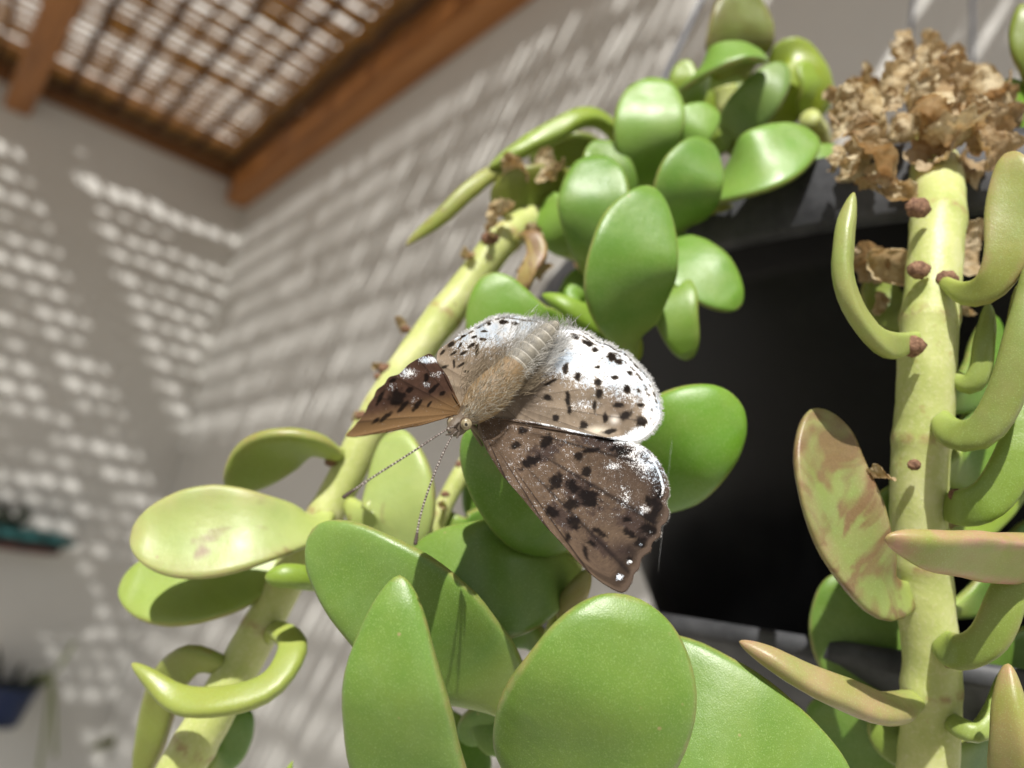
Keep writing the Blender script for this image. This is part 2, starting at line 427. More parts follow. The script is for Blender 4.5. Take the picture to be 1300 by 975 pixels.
W1, W2 = wire_to(800, 67), wire_to(1235, 45)
W3 = rim_point(math.atan2(PC[1], PC[0]) + .3)
for q in (W1, W2, W3):
    V, Fc = tube_vf(catmull([q, (q + apex) / 2, apex], 20), np.full(20, .0009), 8); build('hanger_wire', V, Fc, M_WIRE, pot, q)
V, Fc = tube_vf(catmull([apex - np.array((0, 0, .01)), apex + np.array((0, 0, .2)), np.array([apex[0], apex[1], ZM + .032])], 20), np.full(20, .0016), 8, hint=(1, 0, 0))
build('suspension_hook', V, Fc, M_WIRE, pot, apex)

# ------------------------------------------------------------------ succulent leaves and stems
def widths(u, kind):
    if kind in ('orb', 'blade'):
        p0, pet = (.24, .13) if kind == 'orb' else (.17, .20)
        x = np.clip((u - p0) / (1 - p0), 0, 1)
        b_ = np.sqrt(np.clip(1 - np.abs(2 * x - 1) ** 2.1, 0, 1)) if kind == 'orb' else np.clip(np.sin(math.pi * x ** .92), 0, 1) ** .60
        k_ = pet * np.clip(1.25 - u / p0 * .25, 0, 1.25) * (u < p0 * 1.6)
        return np.where(x > .5, b_, np.sqrt(b_ ** 2 + k_ ** 2 * np.clip(1 - b_, 0, 1)))
    pet, m, m2, p, q = {'round': (.16, .62, .52, 2.0, .50), 'obov': (.20, .68, .60, 2.1, .52), 'point': (.26, .50, .42, 2.1, .62),
                        'oval': (.30, .50, .45, 2.0, .52), 'long': (.40, .45, .40, 2.0, .6), 'strap': (.50, .35, .55, 2.2, .6),
                        'disc': (.22, .50, .48, 2.0, .50)}[kind]
    s = np.clip(u / m, 0, 1); s = s * s * (3 - 2 * s); s = s ** .75
    base = pet + (1 - pet) * s
    x = np.clip((u - m2) / (1 - m2), 0, 1)
    return base * np.maximum(1 - x ** p, 0) ** q
G_MID = (.165, .32, .07)
def leaf(parent, pts, w, kind='obov', th=.0026, face=(0, 0, -1), face1=None, cup=.10, col=G_MID, blush=0.0, mat=None,
         twist=0.0, name='leaf', label=None, n=34, seg=22):
    """pts: (px, py, depth) from stalk to tip; w: full width in photo pixels"""
    C = catmull([P(*p) for p in pts], 60)
    # resample towards the ends
    L = np.concatenate([[0], np.cumsum(np.linalg.norm(np.diff(C, axis=0), axis=1))])
    u = .5 - .5 * np.cos(np.linspace(0, math.pi, n)) ; u = .55 * u + .45 * np.linspace(0, 1, n) ; u[-1] = 1
    u = 1 - (1 - u) ** 1.25
    C = np.stack([np.interp(u * L[-1], L, C[:, k]) for k in range(3)], 1)
    f0 = DIR(face); f1 = DIR(face1) if face1 is not None else f0
    H = f0[None] * (1 - u[:, None]) + f1[None] * u[:, None]
    T, S, Nn = frames(C, H)
    dm = np.mean([p[2] for p in pts[len(pts) // 2:]])
    hw = widths(u, kind) * w * .5 * dm / F
    wm = hw.max()
    tt = np.minimum(th * .5 * (.45 + .55 * np.clip(hw / wm, 0, 1) ** .5) * np.clip((1 - u) * 14, 0, 1) ** .5, np.maximum(hw, 1e-6) * .95)
    off = Vector((random.uniform(0, 50), random.uniform(0, 50), random.uniform(0, 50)))
    V, cols = [], []
    for i in range(n):
        if i == n - 1: break
        for k in range(seg):
            a = 2 * math.pi * k / seg
            ca, sa = math.cos(a), math.sin(a)
            x = math.copysign(abs(ca) ** .8, ca) * hw[i]
            blend = min(1, hw[i] / wm * 1.3)
            fl = min(1, max(0, hw[i] / max(tt[i], 1e-9) - 1.0) / 1.5)
            z = math.copysign(abs(sa) ** (1 - .42 * fl), sa) * tt[i]
            z += -cup * hw[i] * (1 - (x / max(hw[i], 1e-9)) ** 2) * blend + cup * hw[i] * .5
            p = C[i] + S[i] * x + Nn[i] * z
            q = Vector(((p - C[0]) * 130)[:]) + off
            nz = mnoise.noise(q) * .00045 * blend + mnoise.noise(q * 3) * .00012 * blend
            V.append(p + Nn[i] * nz + S[i] * mnoise.noise(q * .9 + Vector((9, 0, 0))) * .0005 * blend * abs(ca))
            e = min(1, max(abs(ca) if hw[i] > tt[i] * 1.6 else .5, u[i] ** 6))
            cols.append((u[i], e, .5 + .5 * sa))
    V.append(C[-1]); cols.append((1, 1, .5)); tip = len(V) - 1
    V.append(C[0]); cols.append((0, .5, .5)); bs = len(V) - 1
    m_ = n - 1
    Fc = [[i*seg+k, i*seg+(k+1) % seg, (i+1)*seg+(k+1) % seg, (i+1)*seg+k] for i in range(m_-1) for k in range(seg)]
    Fc += [[tip, (m_-1)*seg+k, (m_-1)*seg+(k+1) % seg] for k in range(seg)] + [[bs, (k+1) % seg, k] for k in range(seg)]
    o = build(name, V, Fc, mat or M_LEAF, parent, C[0], True, cols)
    o.color = (col[0] * .80, col[1] * .77, col[2] * .46, 1 - blush)
    if label: o['label'] = label
    return o
STEMS = {}                                   # first stem of each shoot, carries its leaf scars
def stem(parent, pts, name='stem', col=None, wob=.05, n=None, node_every=None):
    """pts: (px, py, depth, width px)"""
    n = n or 22 * len(pts)
    D = catmull([tuple(P(*p[:3])) + (p[3] * p[2] / F * .43,) for p in pts], n)
    R = D[:, 3].copy()
    if node_every:
        s = np.arange(n) / n
        R *= 1 + .055 * np.exp(-(((s * node_every) % 1 - .5) / .07) ** 2)
    V, Fc = tube_vf(D[:, :3], R, 20, wob=wob)
    s = np.arange(n) / n; rg = np.exp(-(((s * (node_every or 5)) % 1 - .5) / .035) ** 2)
    cc = np.zeros((len(V), 3)); cc[:n * 20, 0] = np.repeat(rg, 20)
    o = build(name, V, Fc, M_STEM, parent, D[0, :3], True, cc)
    o.color = (*(col or (.3, .35, .1)), 1.0 if col is None else .35)
    STEMS.setdefault(parent.name, o)
    return o
def scar(parent, px, py, d, size, elong=1.25):
    c = P(px, py, d); r = size * d / F * .5
    bm = bmesh.new(); bmesh.ops.create_icosphere(bm, subdivisions=3, radius=1)
    V = []
    for v in bm.verts:
        p = np.array(v.co[:]); k = 1 + .25 * mnoise.noise(Vector((p * 2.2)[:]) + Vector((px, py, 0)))
        p = p * k
        if p[2] < -.2: p *= .82
        V.append(c + r * (right * p[0] * elong + down * p[1] - fwd * p[2] * .8))
    Fc = [[v.index for v in f.verts] for f in bm.faces]; bm.free()
    return build('leaf_scar', V, Fc, M_SCAR, STEMS[parent.name], c)
def strip_scrap(parent, px, py, d, size, seed, name='dry_scrap'):
    V, Fc = crumple(seed); o = bpy.data.objects.new(name, DRYM[seed % len(DRYM)])
    link(o, parent, P(px, py, d)); o.scale = (size * d / F,) * 3
    r = random.Random(seed * 7 + 1); o.rotation_euler = [r.uniform(0, 6.28) for _ in range(3)]
    return o
def crumple(seed):
    r = random.Random(seed); n = 23; V = []
    off = Vector((r.uniform(0, 99), r.uniform(0, 99), 0)); k1, k2 = r.uniform(1.6, 3.6), r.uniform(-1.6, 1.6)
    for i in range(n):
        for j in range(n):
            a, b = i / (n - 1) * 2 - 1, j / (n - 1) * 2 - 1
            x, y_ = a * math.sqrt(1 - b * b / 2), b * math.sqrt(1 - a * a / 2)
            e = 1 + .22 * mnoise.noise(Vector((x * 3, y_ * 3, 5)) + off)
            x *= .52 * e; y_ *= .42 * e
            ang = y_ * k1 / .5 * .62
            yy = math.sin(ang) / max(k1, .1) * .8; zz = (1 - math.cos(ang)) / max(k1, .1) * .9
            zz += k2 * x * x * .5
            q = Vector((x * 4, y_ * 4, 0)) + off
            zz += .13 * mnoise.noise(q) + .06 * mnoise.noise(q * 2.4) + .045 * mnoise.noise(q * 5) + .03 * mnoise.noise(q * 11)
            V.append((x + .04 * mnoise.noise(q * 2), yy + .05 * mnoise.noise(q * 2 + Vector((4, 4, 4))), zz))
    Fc = [[i*n+j, (i+1)*n+j, (i+1)*n+j+1, i*n+j+1] for i in range(n-1) for j in range(n-1)]
    return V, Fc
DRYM = []
for s in range(10):
    V, Fc = crumple(s); DRYM.append(mesh_from('dry_leaf', V, Fc, (0, 0, 0), M_DRY))

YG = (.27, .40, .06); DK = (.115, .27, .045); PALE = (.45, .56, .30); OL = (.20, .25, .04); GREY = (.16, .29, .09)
# ---- left trailing stem
A = empty('trailing_succulent', P(760, 262, .19), 'long pale stem trailing diagonally away from the pot with cupped pale leaves', 'succulent', 'succulent shoots growing from the black pot')
stem(A, [(800, 262, .196, 26), (735, 262, .178, 40), (690, 272, .165, 44), (640, 304, .156, 47), (590, 368, .152, 50), (540, 432, .148, 52), (485, 515, .144, 52),
         (425, 632, .140, 52), (372, 722, .137, 54), (305, 845, .133, 60), (262, 920, .130, 64), (222, 990, .128, 66), (180, 1075, .126, 66), (150, 1200, .124, 62)], node_every=9)
leaf(A, [(445, 640, .138), (470, 668, .133), (500, 668, .130), (508, 620, .131), (502, 546, .136)], 96, 'disc', th=.0042, face=(-.2, .1, -1), col=PALE, mat=M_LEAF_MID)
leaf(A, [(430, 578, .139), (395, 566, .136), (350, 574, .136), (291, 622, .138)], 84, 'oval', th=.003, face=(-.2, 1, -.75), col=(.24, .34, .07), blush=.15)
leaf(A, [(415, 655, .137), (392, 668, .131), (330, 672, .126), (250, 676, .124), (166, 678, .124)], 124, 'obov', th=.003, face=(-.1, -.55, -1), col=PALE, blush=.25, cup=.22, mat=M_LEAF_MID)
leaf(A, [(385, 705, .139), (345, 728, .137), (270, 745, .134), (152, 742, .135)], 104, 'obov', th=.003, face=(.2, -.6, -.8), col=(.33, .47, .14), cup=.2, blush=.08)
leaf(A, [(425, 745, .130), (400, 737, .126), (366, 733, .122), (336, 733, .121)], 44, 'oval', th=.004, face=(-.3, 1, -.6), col=(.25, .38, .07))
leaf(A, [(335, 815, .134), (352, 800, .131), (371, 822, .126), (345, 868, .121), (285, 890, .119), (225, 884, .120), (167, 842, .122)], 40, 'strap', th=.0030, face=(0, -.85, -.6), col=(.34, .42, .12), blush=.12)
leaf(A, [(300, 862, .134), (275, 842, .132), (240, 838, .132), (208, 880, .135), (176, 1000, .14)], 46, 'strap', th=.003, face=(-.4, .4, -1), col=(.25, .30, .08), blush=.1)
leaf(A, [(255, 985, .133), (285, 955, .138), (312, 896, .142)], 56, 'oval', th=.003, face=(.6, .2, -1), col=DK)
scar(A, 515, 418, .147, 10); scar(A, 489, 468, .144, 14); scar(A, 480, 478, .144, 9); scar(A, 420, 586, .139, 13); scar(A, 362, 838, .132, 16); scar(A, 622, 303, .152, 18); scar(A, 600, 326, .152, 12)
scar(A, 460, 528, .141, 14); scar(A, 575, 388, .148, 10)
for (px, py, s, k) in ((507, 412, 22, 3), (481, 464, 20, 5), (620, 292, 30, 1), (594, 322, 24, 2), (634, 270, 40, 4), (452, 530, 16, 6)):
    strip_scrap(A, px, py, .15, s, k)
# arching leaves near the top of the left stem
leaf(A, [(800, 205, .178), (772, 160, .170), (735, 152, .166), (685, 176, .163), (620, 213, .161)], 30, 'strap', th=.0035, face=(.1, -.7, -1), col=YG, blush=.08)
leaf(A, [(775, 205, .180), (745, 190, .176), (700, 196, .176), (672, 205, .176)], 46, 'oval', face=(.1, .5, -1), col=OL)
leaf(A, [(720, 240, .168), (640, 218, .164), (600, 240, .160), (560, 275, .158), (515, 312, .157)], 22, 'strap', th=.003, face=(.3, -.4, -1), col=(.32, .40, .1), blush=.35, mat=M_LEAF_MID)
leaf(A, [(720, 290, .168), (718, 256, .164), (672, 250, .160), (622, 250, .160)], 86, 'disc', face=(-.1, .35, -1), col=OL, blush=.1, mat=M_LEAF_MID)
leaf(A, [(655, 305, .154), (672, 298, .150), (682, 322, .148), (668, 352, .147), (655, 392, .148)], 28, 'oval', th=.002, face=(-.3, -.5, -1), col=(.42, .33, .15), blush=.6, mat=M_LEAF_OLD)
for (px, py, d, s, k) in ((690, 212, .158, 46, 7), (655, 212, .157, 44, 8), (705, 222, .158, 40, 9), (640, 262, .155, 26, 2), (676, 300, .15, 34, 3), (690, 345, .15, 26, 4), (740, 335, .165, 30, 5), (665, 340, .148, 24, 0)):
    strip_scrap(A, px, py, d, s, k)

# ---- upper cluster
B = empty('trailing_succulent', P(900, 262, .2), 'crowded tuft of plump green leaves spilling over the pot rim', 'succulent', 'succulent shoots growing from the black pot')
stem(B, [(930, 285, .215, 26), (890, 225, .192, 40), (850, 250, .172, 42), (815, 310, .16, 42), (790, 370, .155, 40)], node_every=6)
stem(B, [(990, 300, .215, 24), (960, 215, .192, 36), (930, 160, .182, 36), (920, 110, .18, 32)], node_every=5)
stem(B, [(1045, 290, .21, 22), (1050, 230, .19, 30), (1040, 175, .178, 32), (1028, 150, .172, 30)], node_every=4)
leaf(B, [(806, 445, .142), (802, 420, .136), (802, 335, .129), (826, 236, .134)], 122, 'point', face=(.1, -.25, -1), col=(.135, .30, .05))
leaf(B, [(800, 300, .156), (850, 322, .148), (895, 350, .143), (938, 392, .141)], 98, 'oval', face=(.2, -.3, -1), col=(.15, .33, .05))
leaf(B, [(836, 355, .150), (852, 372, .142), (860, 410, .139), (874, 457, .140)], 62, 'oval', face=(-.2, -.1, -1), col=(.17, .35, .045), blush=.1)
leaf(B, [(742, 345, .153), (745, 320, .148), (752, 260, .145), (757, 197, .150)], 92, 'round', face=(-.2, -.2, -1), col=(.13, .29, .05))
leaf(B, [(785, 290, .160), (782, 260, .156), (772, 215, .155), (763, 178, .158)], 72, 'oval', face=(.2, -.3, -1), col=(.160, .305, .075))
leaf(B, [(730, 325, .162), (715, 312, .158), (703, 285, .157), (702, 245, .160)], 44, 'oval', face=(-.6, -.1, -1), col=(.19, .37, .07))
leaf(B, [(826, 260, .168), (826, 228, .160), (822, 165, .155), (834, 99, .160)], 88, 'obov', face=(-.1, -.3, -1), col=(.19, .38, .07))
leaf(B, [(862, 305, .158), (864, 285, .151), (876, 230, .146), (896, 177, .150)], 88, 'oval', face=(.1, -.15, -1), col=(.125, .29, .045))
leaf(B, [(842, 232, .166), (852, 205, .160), (876, 165, .156), (908, 138, .158)], 66, 'oval', face=(.1, -.3, -1), col=(.2, .40, .08))
leaf(B, [(880, 282, .170), (908, 244, .158), (965, 205, .151), (1034, 170, .154)], 98, 'obov', face=(.1, -.65, -1), col=(.20, .40, .10))
leaf(B, [(925, 190, .176), (934, 165, .170), (966, 120, .164), (996, 80, .166)], 64, 'long', face=(-.2, -.2, -1), col=GREY)
leaf(B, [(872, 150, .178), (874, 125, .170), (900, 82, .162), (940, 66, .160), (975, 76, .162)], 62, 'oval', face=(.0, -.7, -.8), col=(.18, .36, .09))
leaf(B, [(936, 120, .190), (936, 80, .184), (940, 40, .181), (944, -14, .183)], 88, 'disc', th=.003, face=(.1, 0, -1), col=(.13, .16, .03), blush=.15, mat=M_LEAF_MID)
leaf(B, [(985, 175, .188), (1000, 140, .182), (1025, 115, .179), (1010, 74, .181), (975, 74, .184)], 66, 'oval', face=(.2, .2, -1), col=(.28, .38, .03))
leaf(B, [(1020, 165, .186), (1030, 145, .182), (1036, 110, .179), (1015, 78, .180)], 52, 'oval', face=(.3, -.1, -1), col=(.26, .40, .04))
leaf(B, [(890, 140, .186), (878, 128, .182), (868, 105, .180), (872, 76, .181)], 40, 'oval', face=(-.3, 0, -1), col=YG)
leaf(B, [(930, 175, .190), (928, 150, .186), (920, 120, .185), (918, 92, .186)], 78, 'round', face=(0, .2, -1), col=(.27, .38, .03))
leaf(B, [(965, 255, .178), (985, 238, .172), (1025, 212, .168), (1070, 190, .170)], 52, 'oval', face=(.1, -.4, -1), col=(.2, .40, .09))
leaf(B, [(860, 290, .165), (880, 270, .160), (905, 262, .160), (930, 262, .162)], 24, 'long', face=(0, -.5, -1), col=(.3, .36, .06), blush=.2)
leaf(B, [(880, 200, .178), (900, 190, .174), (915, 168, .172), (920, 145, .174)], 40, 'oval', face=(.1, -.5, -1), col=YG)
leaf(B, [(745, 385, .158), (738, 384, .152), (730, 376, .150), (716, 380, .149)], 44, 'oval', face=(-.2, -.4, -1), col=(.16, .34, .05))
leaf(B, [(770, 370, .160), (745, 355, .156), (725, 372, .153), (712, 392, .152)], 42, 'oval', face=(-.2, -.4, -1), col=(.18, .36, .05))

# ---- central hanging stem with the large front leaves
Cc = empty('trailing_succulent', P(850, 262, .205), 'hanging shoot with the large broad green leaves that carry the butterfly', 'succulent', 'succulent shoots growing from the black pot')
stem(Cc, [(870, 300, .212, 24), (800, 300, .188, 32), (766, 372, .164, 36), (782, 460, .146, 38), (760, 590, .136, 36), (728, 700, .128, 36), (712, 790, .122, 38), (672, 900, .114, 40), (640, 1030, .108, 42), (602, 1130, .104, 42), (560, 1260, .101, 40)], node_every=10)
stem(Cc, [(790, 320, .185, 20), (720, 400, .166, 22), (640, 500, .150, 25), (600, 575, .144, 27), (555, 660, .140, 28), (535, 730, .138, 30), (520, 880, .136, 30)], node_every=9)
leaf(Cc, [(600, 1128, .104), (552, 1075, .096), (526, 1005, .0922), (500, 870, .0885), (507, 730, .0905)], 152, 'blade', th=.0034, face=(-.12, -.25, -1), cup=.0, col=(.160, .305, .075))
leaf(Cc, [(640, 1022, .108), (668, 1018, .101), (702, 990, .0965), (768, 890, .0912), (797, 755, .0925)], 232, 'orb', th=.004, face=(0, -.2, -1), cup=.0, col=(.155, .295, .070), n=44, seg=28)
leaf(Cc, [(694, 845, .1175), (740, 848, .113), (800, 868, .108), (920, 930, .102), (1085, 1015, .099)], 180, 'oval', th=.003, face=(.15, -.35, -1), cup=.05, col=(.155, .295, .070))
leaf(Cc, [(668, 912, .1135), (648, 884, .113), (520, 785, .107), (396, 672, .110)], 164, 'oval', th=.0034, face=(-.25, -.1, -1), cup=.06, col=(.155, .295, .070))
leaf(Cc, [(730, 728, .126), (708, 726, .122), (620, 732, .116), (514, 716, .120)], 150, 'disc', th=.0036, face=(0, -.45, -1), cup=-.03, col=(.155, .295, .070))
leaf(Cc, [(734, 692, .128), (738, 680, .122), (690, 640, .114), (598, 538, .110)], 150, 'disc', th=.0036, face=(-.1, .05, -1), cup=.0, col=(.135, .30, .045))
leaf(Cc, [(748, 640, .132), (800, 615, .129), (868, 562, .121), (938, 508, .121)], 152, 'disc', th=.004, face=(.0, -.1, -1), cup=-.05, col=(.15, .35, .04))
leaf(Cc, [(780, 462, .147), (725, 470, .142), (655, 430, .136), (618, 348, .137)], 124, 'oval', face=(0, -.1, -1), cup=0, col=(.17, .35, .055))
leaf(Cc, [(782, 445, .150), (765, 425, .145), (730, 395, .141), (688, 374, .142)], 36, 'long', th=.004, face=(.1, -.7, -1), col=(.25, .42, .06))
leaf(Cc, [(782, 470, .146), (790, 448, .142), (792, 432, .140), (786, 412, .139)], 50, 'oval', th=.004, face=(.1, -.1, -1), col=(.33, .42, .06))
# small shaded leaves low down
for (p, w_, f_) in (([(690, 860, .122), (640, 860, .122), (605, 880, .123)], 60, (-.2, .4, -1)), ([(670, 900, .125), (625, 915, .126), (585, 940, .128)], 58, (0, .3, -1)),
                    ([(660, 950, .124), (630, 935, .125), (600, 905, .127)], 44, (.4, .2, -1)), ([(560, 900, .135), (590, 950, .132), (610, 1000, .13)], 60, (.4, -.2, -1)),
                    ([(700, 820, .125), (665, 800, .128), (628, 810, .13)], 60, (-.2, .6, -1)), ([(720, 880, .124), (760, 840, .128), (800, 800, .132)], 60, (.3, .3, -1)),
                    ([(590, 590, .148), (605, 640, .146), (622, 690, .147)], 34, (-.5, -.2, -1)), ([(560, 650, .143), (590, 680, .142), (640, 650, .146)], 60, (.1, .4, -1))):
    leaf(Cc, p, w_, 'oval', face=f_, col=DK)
leaf(Cc, [(715, 790, .121), (722, 770, .119), (735, 745, .118), (748, 722, .119)], 34, 'long', th=.003, face=(.3, -.3, -1), col=(.46, .40, .2), blush=.4)
leaf(Cc, [(225, 1000, .128), (300, 1030, .124), (350, 1010, .121), (372, 966, .121)], 22, 'point', face=(0, -.4, -1), col=(.3, .42, .1))
scar(Cc, 586, 590, .142, 12); scar(Cc, 548, 668, .139, 14); scar(Cc, 566, 628, .140, 10)
for (px, py, s, k) in ((560, 640, 22, 1), (538, 690, 26, 3), (530, 668, 18, 4)): strip_scrap(Cc, px, py, .138, s, k)

# ---- right hanging stem
D_ = empty('trailing_succulent', P(1180, 200, .165), 'thick straight pale yellow stem hanging before the pot with pink tinged leaves', 'succulent', 'succulent shoots growing from the black pot')
stem(D_, [(1170, 270, .21, 34), (1176, 190, .175, 55), (1186, 205, .145, 66), (1192, 262, .128, 72), (1185, 350, .121, 76), (1178, 440, .118, 80), (1172, 540, .117, 80), (1166, 640, .117, 80), (1172, 740, .117, 80),
          (1182, 840, .117, 80), (1180, 930, .117, 82), (1176, 1010, .117, 84), (1178, 1120, .117, 84), (1182, 1260, .117, 80)], node_every=12)
stem(D_, [(1290, 300, .185, 30), (1325, 262, .155, 48), (1362, 330, .130, 60), (1376, 500, .120, 66), (1378, 720, .117, 68), (1376, 950, .116, 70), (1372, 1150, .116, 70)], node_every=9)
leaf(D_, [(1173, 428, .118), (1130, 438, .110), (1100, 420, .108), (1076, 370, .107), (1071, 310, .108), (1084, 244, .110)], 37, 'strap', th=.0026, face=(.85, -.1, -.55), col=(.33, .43, .17), blush=.42, cup=.2)
leaf(D_, [(1190, 352, .118), (1226, 372, .112), (1258, 362, .109), (1280, 320, .108), (1288, 260, .109), (1282, 193, .112)], 64, 'obov', th=.0026, face=(-.75, .1, -1), col=(.3, .37, .09), blush=.55, cup=.2)
leaf(D_, [(1184, 520, .118), (1215, 550, .108), (1250, 545, .105), (1280, 495, .104), (1300, 420, .104), (1314, 320, .106)], 44, 'strap', th=.003, face=(-.6, -.3, -1), col=(.22, .33, .09), blush=.39)
leaf(D_, [(1193, 470, .118), (1228, 488, .114), (1245, 470, .113), (1250, 430, .114), (1255, 385, .117)], 25, 'strap', th=.003, face=(-.6, -.2, -1), col=(.33, .43, .17), blush=.09)
leaf(D_, [(1186, 640, .118), (1228, 645, .110), (1262, 625, .108), (1290, 570, .108), (1312, 490, .110)], 50, 'strap', th=.0026, face=(-.5, -.1, -1), col=(.22, .36, .07), blush=.07)
leaf(D_, [(1378, 730, .116), (1345, 722, .108), (1290, 708, .102), (1210, 700, .095), (1124, 682, .092)], 82, 'oval', th=.0032, face=(.1, .55, -1), col=(.27, .40, .05), blush=.9, cup=.22)
leaf(D_, [(1183, 800, .118), (1215, 826, .109), (1248, 815, .106), (1275, 770, .105), (1310, 690, .106)], 47, 'strap', th=.003, face=(-.4, -.2, -1), col=(.23, .35, .08), blush=.21)
leaf(D_, [(1172, 885, .118), (1125, 900, .106), (1070, 880, .103), (1005, 850, .102), (938, 814, .104)], 47, 'strap', th=.003, face=(.1, -.75, -.55), col=(.29, .34, .13), blush=1.0)
leaf(D_, [(1174, 745, .118), (1125, 758, .113), (1088, 702, .111), (1056, 612, .112), (1038, 518, .116)], 118, 'obov', th=.0026, face=(.3, -.2, -1), col=(.24, .34, .14), blush=.45, cup=.3, mat=M_LEAF_OLD, label='old leaf with large brown blotches')
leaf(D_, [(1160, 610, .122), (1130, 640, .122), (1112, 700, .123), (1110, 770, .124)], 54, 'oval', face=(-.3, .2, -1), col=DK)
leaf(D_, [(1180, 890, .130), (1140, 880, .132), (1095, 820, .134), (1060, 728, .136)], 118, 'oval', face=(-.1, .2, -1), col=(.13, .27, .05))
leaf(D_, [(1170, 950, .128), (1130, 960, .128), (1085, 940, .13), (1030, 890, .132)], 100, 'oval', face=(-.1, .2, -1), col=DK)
leaf(D_, [(1179, 930, .118), (1160, 950, .122), (1130, 935, .124), (1122, 890, .126)], 54, 'oval', face=(-.2, .2, -1), col=(.22, .32, .07))
leaf(D_, [(1189, 900, .118), (1220, 925, .111), (1245, 930, .110), (1262, 900, .112), (1275, 850, .116)], 26, 'strap', th=.004, face=(-.4, -.3, -1), col=(.33, .43, .17))
leaf(D_, [(1376, 1060, .115), (1335, 1075, .108), (1300, 1040, .103), (1288, 985, .101), (1282, 920, .101), (1280, 842, .103)], 66, 'oval', th=.004, face=(-.9, .1, -.6), col=(.28, .36, .08), blush=.75, cup=.2)
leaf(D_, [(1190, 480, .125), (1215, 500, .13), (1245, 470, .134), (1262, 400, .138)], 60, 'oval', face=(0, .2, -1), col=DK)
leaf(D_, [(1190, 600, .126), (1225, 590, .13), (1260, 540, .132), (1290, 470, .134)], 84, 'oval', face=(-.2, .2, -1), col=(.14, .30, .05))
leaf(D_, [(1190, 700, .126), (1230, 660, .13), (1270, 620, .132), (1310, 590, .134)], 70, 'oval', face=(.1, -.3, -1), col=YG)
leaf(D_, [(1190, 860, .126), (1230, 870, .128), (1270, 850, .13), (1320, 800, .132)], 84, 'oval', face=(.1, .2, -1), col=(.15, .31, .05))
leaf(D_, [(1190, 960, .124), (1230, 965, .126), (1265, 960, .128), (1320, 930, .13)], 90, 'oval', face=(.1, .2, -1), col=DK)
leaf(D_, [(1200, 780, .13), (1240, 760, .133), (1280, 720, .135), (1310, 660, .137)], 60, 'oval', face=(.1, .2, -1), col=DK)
leaf(D_, [(1165, 400, .135), (1140, 405, .137), (1120, 380, .139), (1112, 340, .141)], 54, 'oval', face=(.1, .2, -1), col=OL)
leaf(D_, [(1325, 262, .154), (1312, 190, .149), (1300, 140, .148), (1278, 100, .149)], 58, 'oval', face=(0, -.2, -1), col=(.18, .38, .03))
leaf(D_, [(1330, 255, .152), (1335, 150, .148), (1318, 90, .146), (1302, 60, .146), (1296, 5, .148)], 44, 'oval', face=(-.4, -.1, -1), col=OL)
leaf(D_, [(1310, 360, .118), (1300, 380, .112), (1285, 440, .112), (1270, 520, .114)], 29, 'strap', face=(-.6, 0, -1), col=(.3, .36, .1), blush=.45, mat=M_LEAF_MID)
for q in ((1166, 343, .1165, 24), (1202, 355, .1165, 24), (1158, 440, .1125, 26), (1160, 590, .112, 14), (1165, 264, .120, 26), (1213, 628, .112, 16), (1205, 842, .112, 12)): scar(D_, *q)
for (px, py, d, s, k) in ((1117, 604, .112, 40, 2), (1122, 335, .130, 84, 5), (1105, 330, .132, 60, 8), (1232, 318, .130, 70, 7), (1236, 300, .132, 50, 4), (1205, 655, .122, 36, 3), (1225, 390, .13, 40, 1), (1115, 385, .133, 30, 6), (1255, 520, .118, 22, 6), (1262, 655, .12, 26, 9)):
    strip_scrap(D_, px, py, d, s, k, 'dry_leaf')

# ---- dry clump on the rim
K = empty('dry_leaf_clump', P(1170, 240, .15), 'clump of crumpled dry brown leaves on the pot rim above the yellow stem', 'dry leaves')
r = random.Random(5)
cl = [(1165, 75, 62), (1140, 105, 64), (1095, 120, 58), (1075, 130, 46), (1062, 160, 44), (1125, 150, 78), (1150, 180, 70), (1165, 205, 88), (1195, 190, 80), (1225, 150, 92), (1250, 125, 84), (1262, 150, 70), (1215, 95, 60),
      (1235, 100, 44), (1185, 110, 60), (1200, 130, 70), (1110, 200, 84), (1085, 190, 60), (1120, 225, 62), (1090, 225, 60), (1150, 232, 60), (1180, 232, 54), (1235, 210, 66), (1255, 195, 60), (1230, 235, 56), (1070, 200, 44),
      (1160, 140, 60), (1180, 160, 60), (1110, 165, 66), (1135, 70, 34), (1178, 66, 34), (1205, 70, 26), (1100, 95, 34), (1260, 210, 40), (1215, 225, 50), (1140, 250, 44), (1195, 250, 34), (1060, 120, 34), (1165, 110, 60), (1210, 175, 70), (1250, 170, 80), (1232, 192, 80), (1272, 190, 60), (1268, 120, 64), (1240, 140, 80), (1205, 210, 66), (1255, 225, 50), (1190, 85, 60), (1155, 60, 50)]
cl += [(px + r.uniform(-22, 22), py + r.uniform(-20, 20), s * r.uniform(.35, .7)) for (px, py, s) in cl]
for i, (px, py, s) in enumerate(cl):
    d = .128 + .03 * r.random() + (.012 if py < 130 else 0)
    o = bpy.data.objects.new('dry_leaf', DRYM[i % len(DRYM)]); link(o, K, P(px, py, d)); o.scale = (s * d / F * r.uniform(.92, 1.2),) * 3
    o.rotation_euler = [r.uniform(0, 6.28) for _ in range(3)]
V, Fc = tube_vf(catmull([P(1060, 255, .19), P(1100, 215, .168), P(1180, 165, .152), P(1250, 170, .155), P(1290, 250, .18)], 40), np.full(40, .0028), 10, wob=.4)
build('dead_stalk', V, Fc, M_DRY, K)
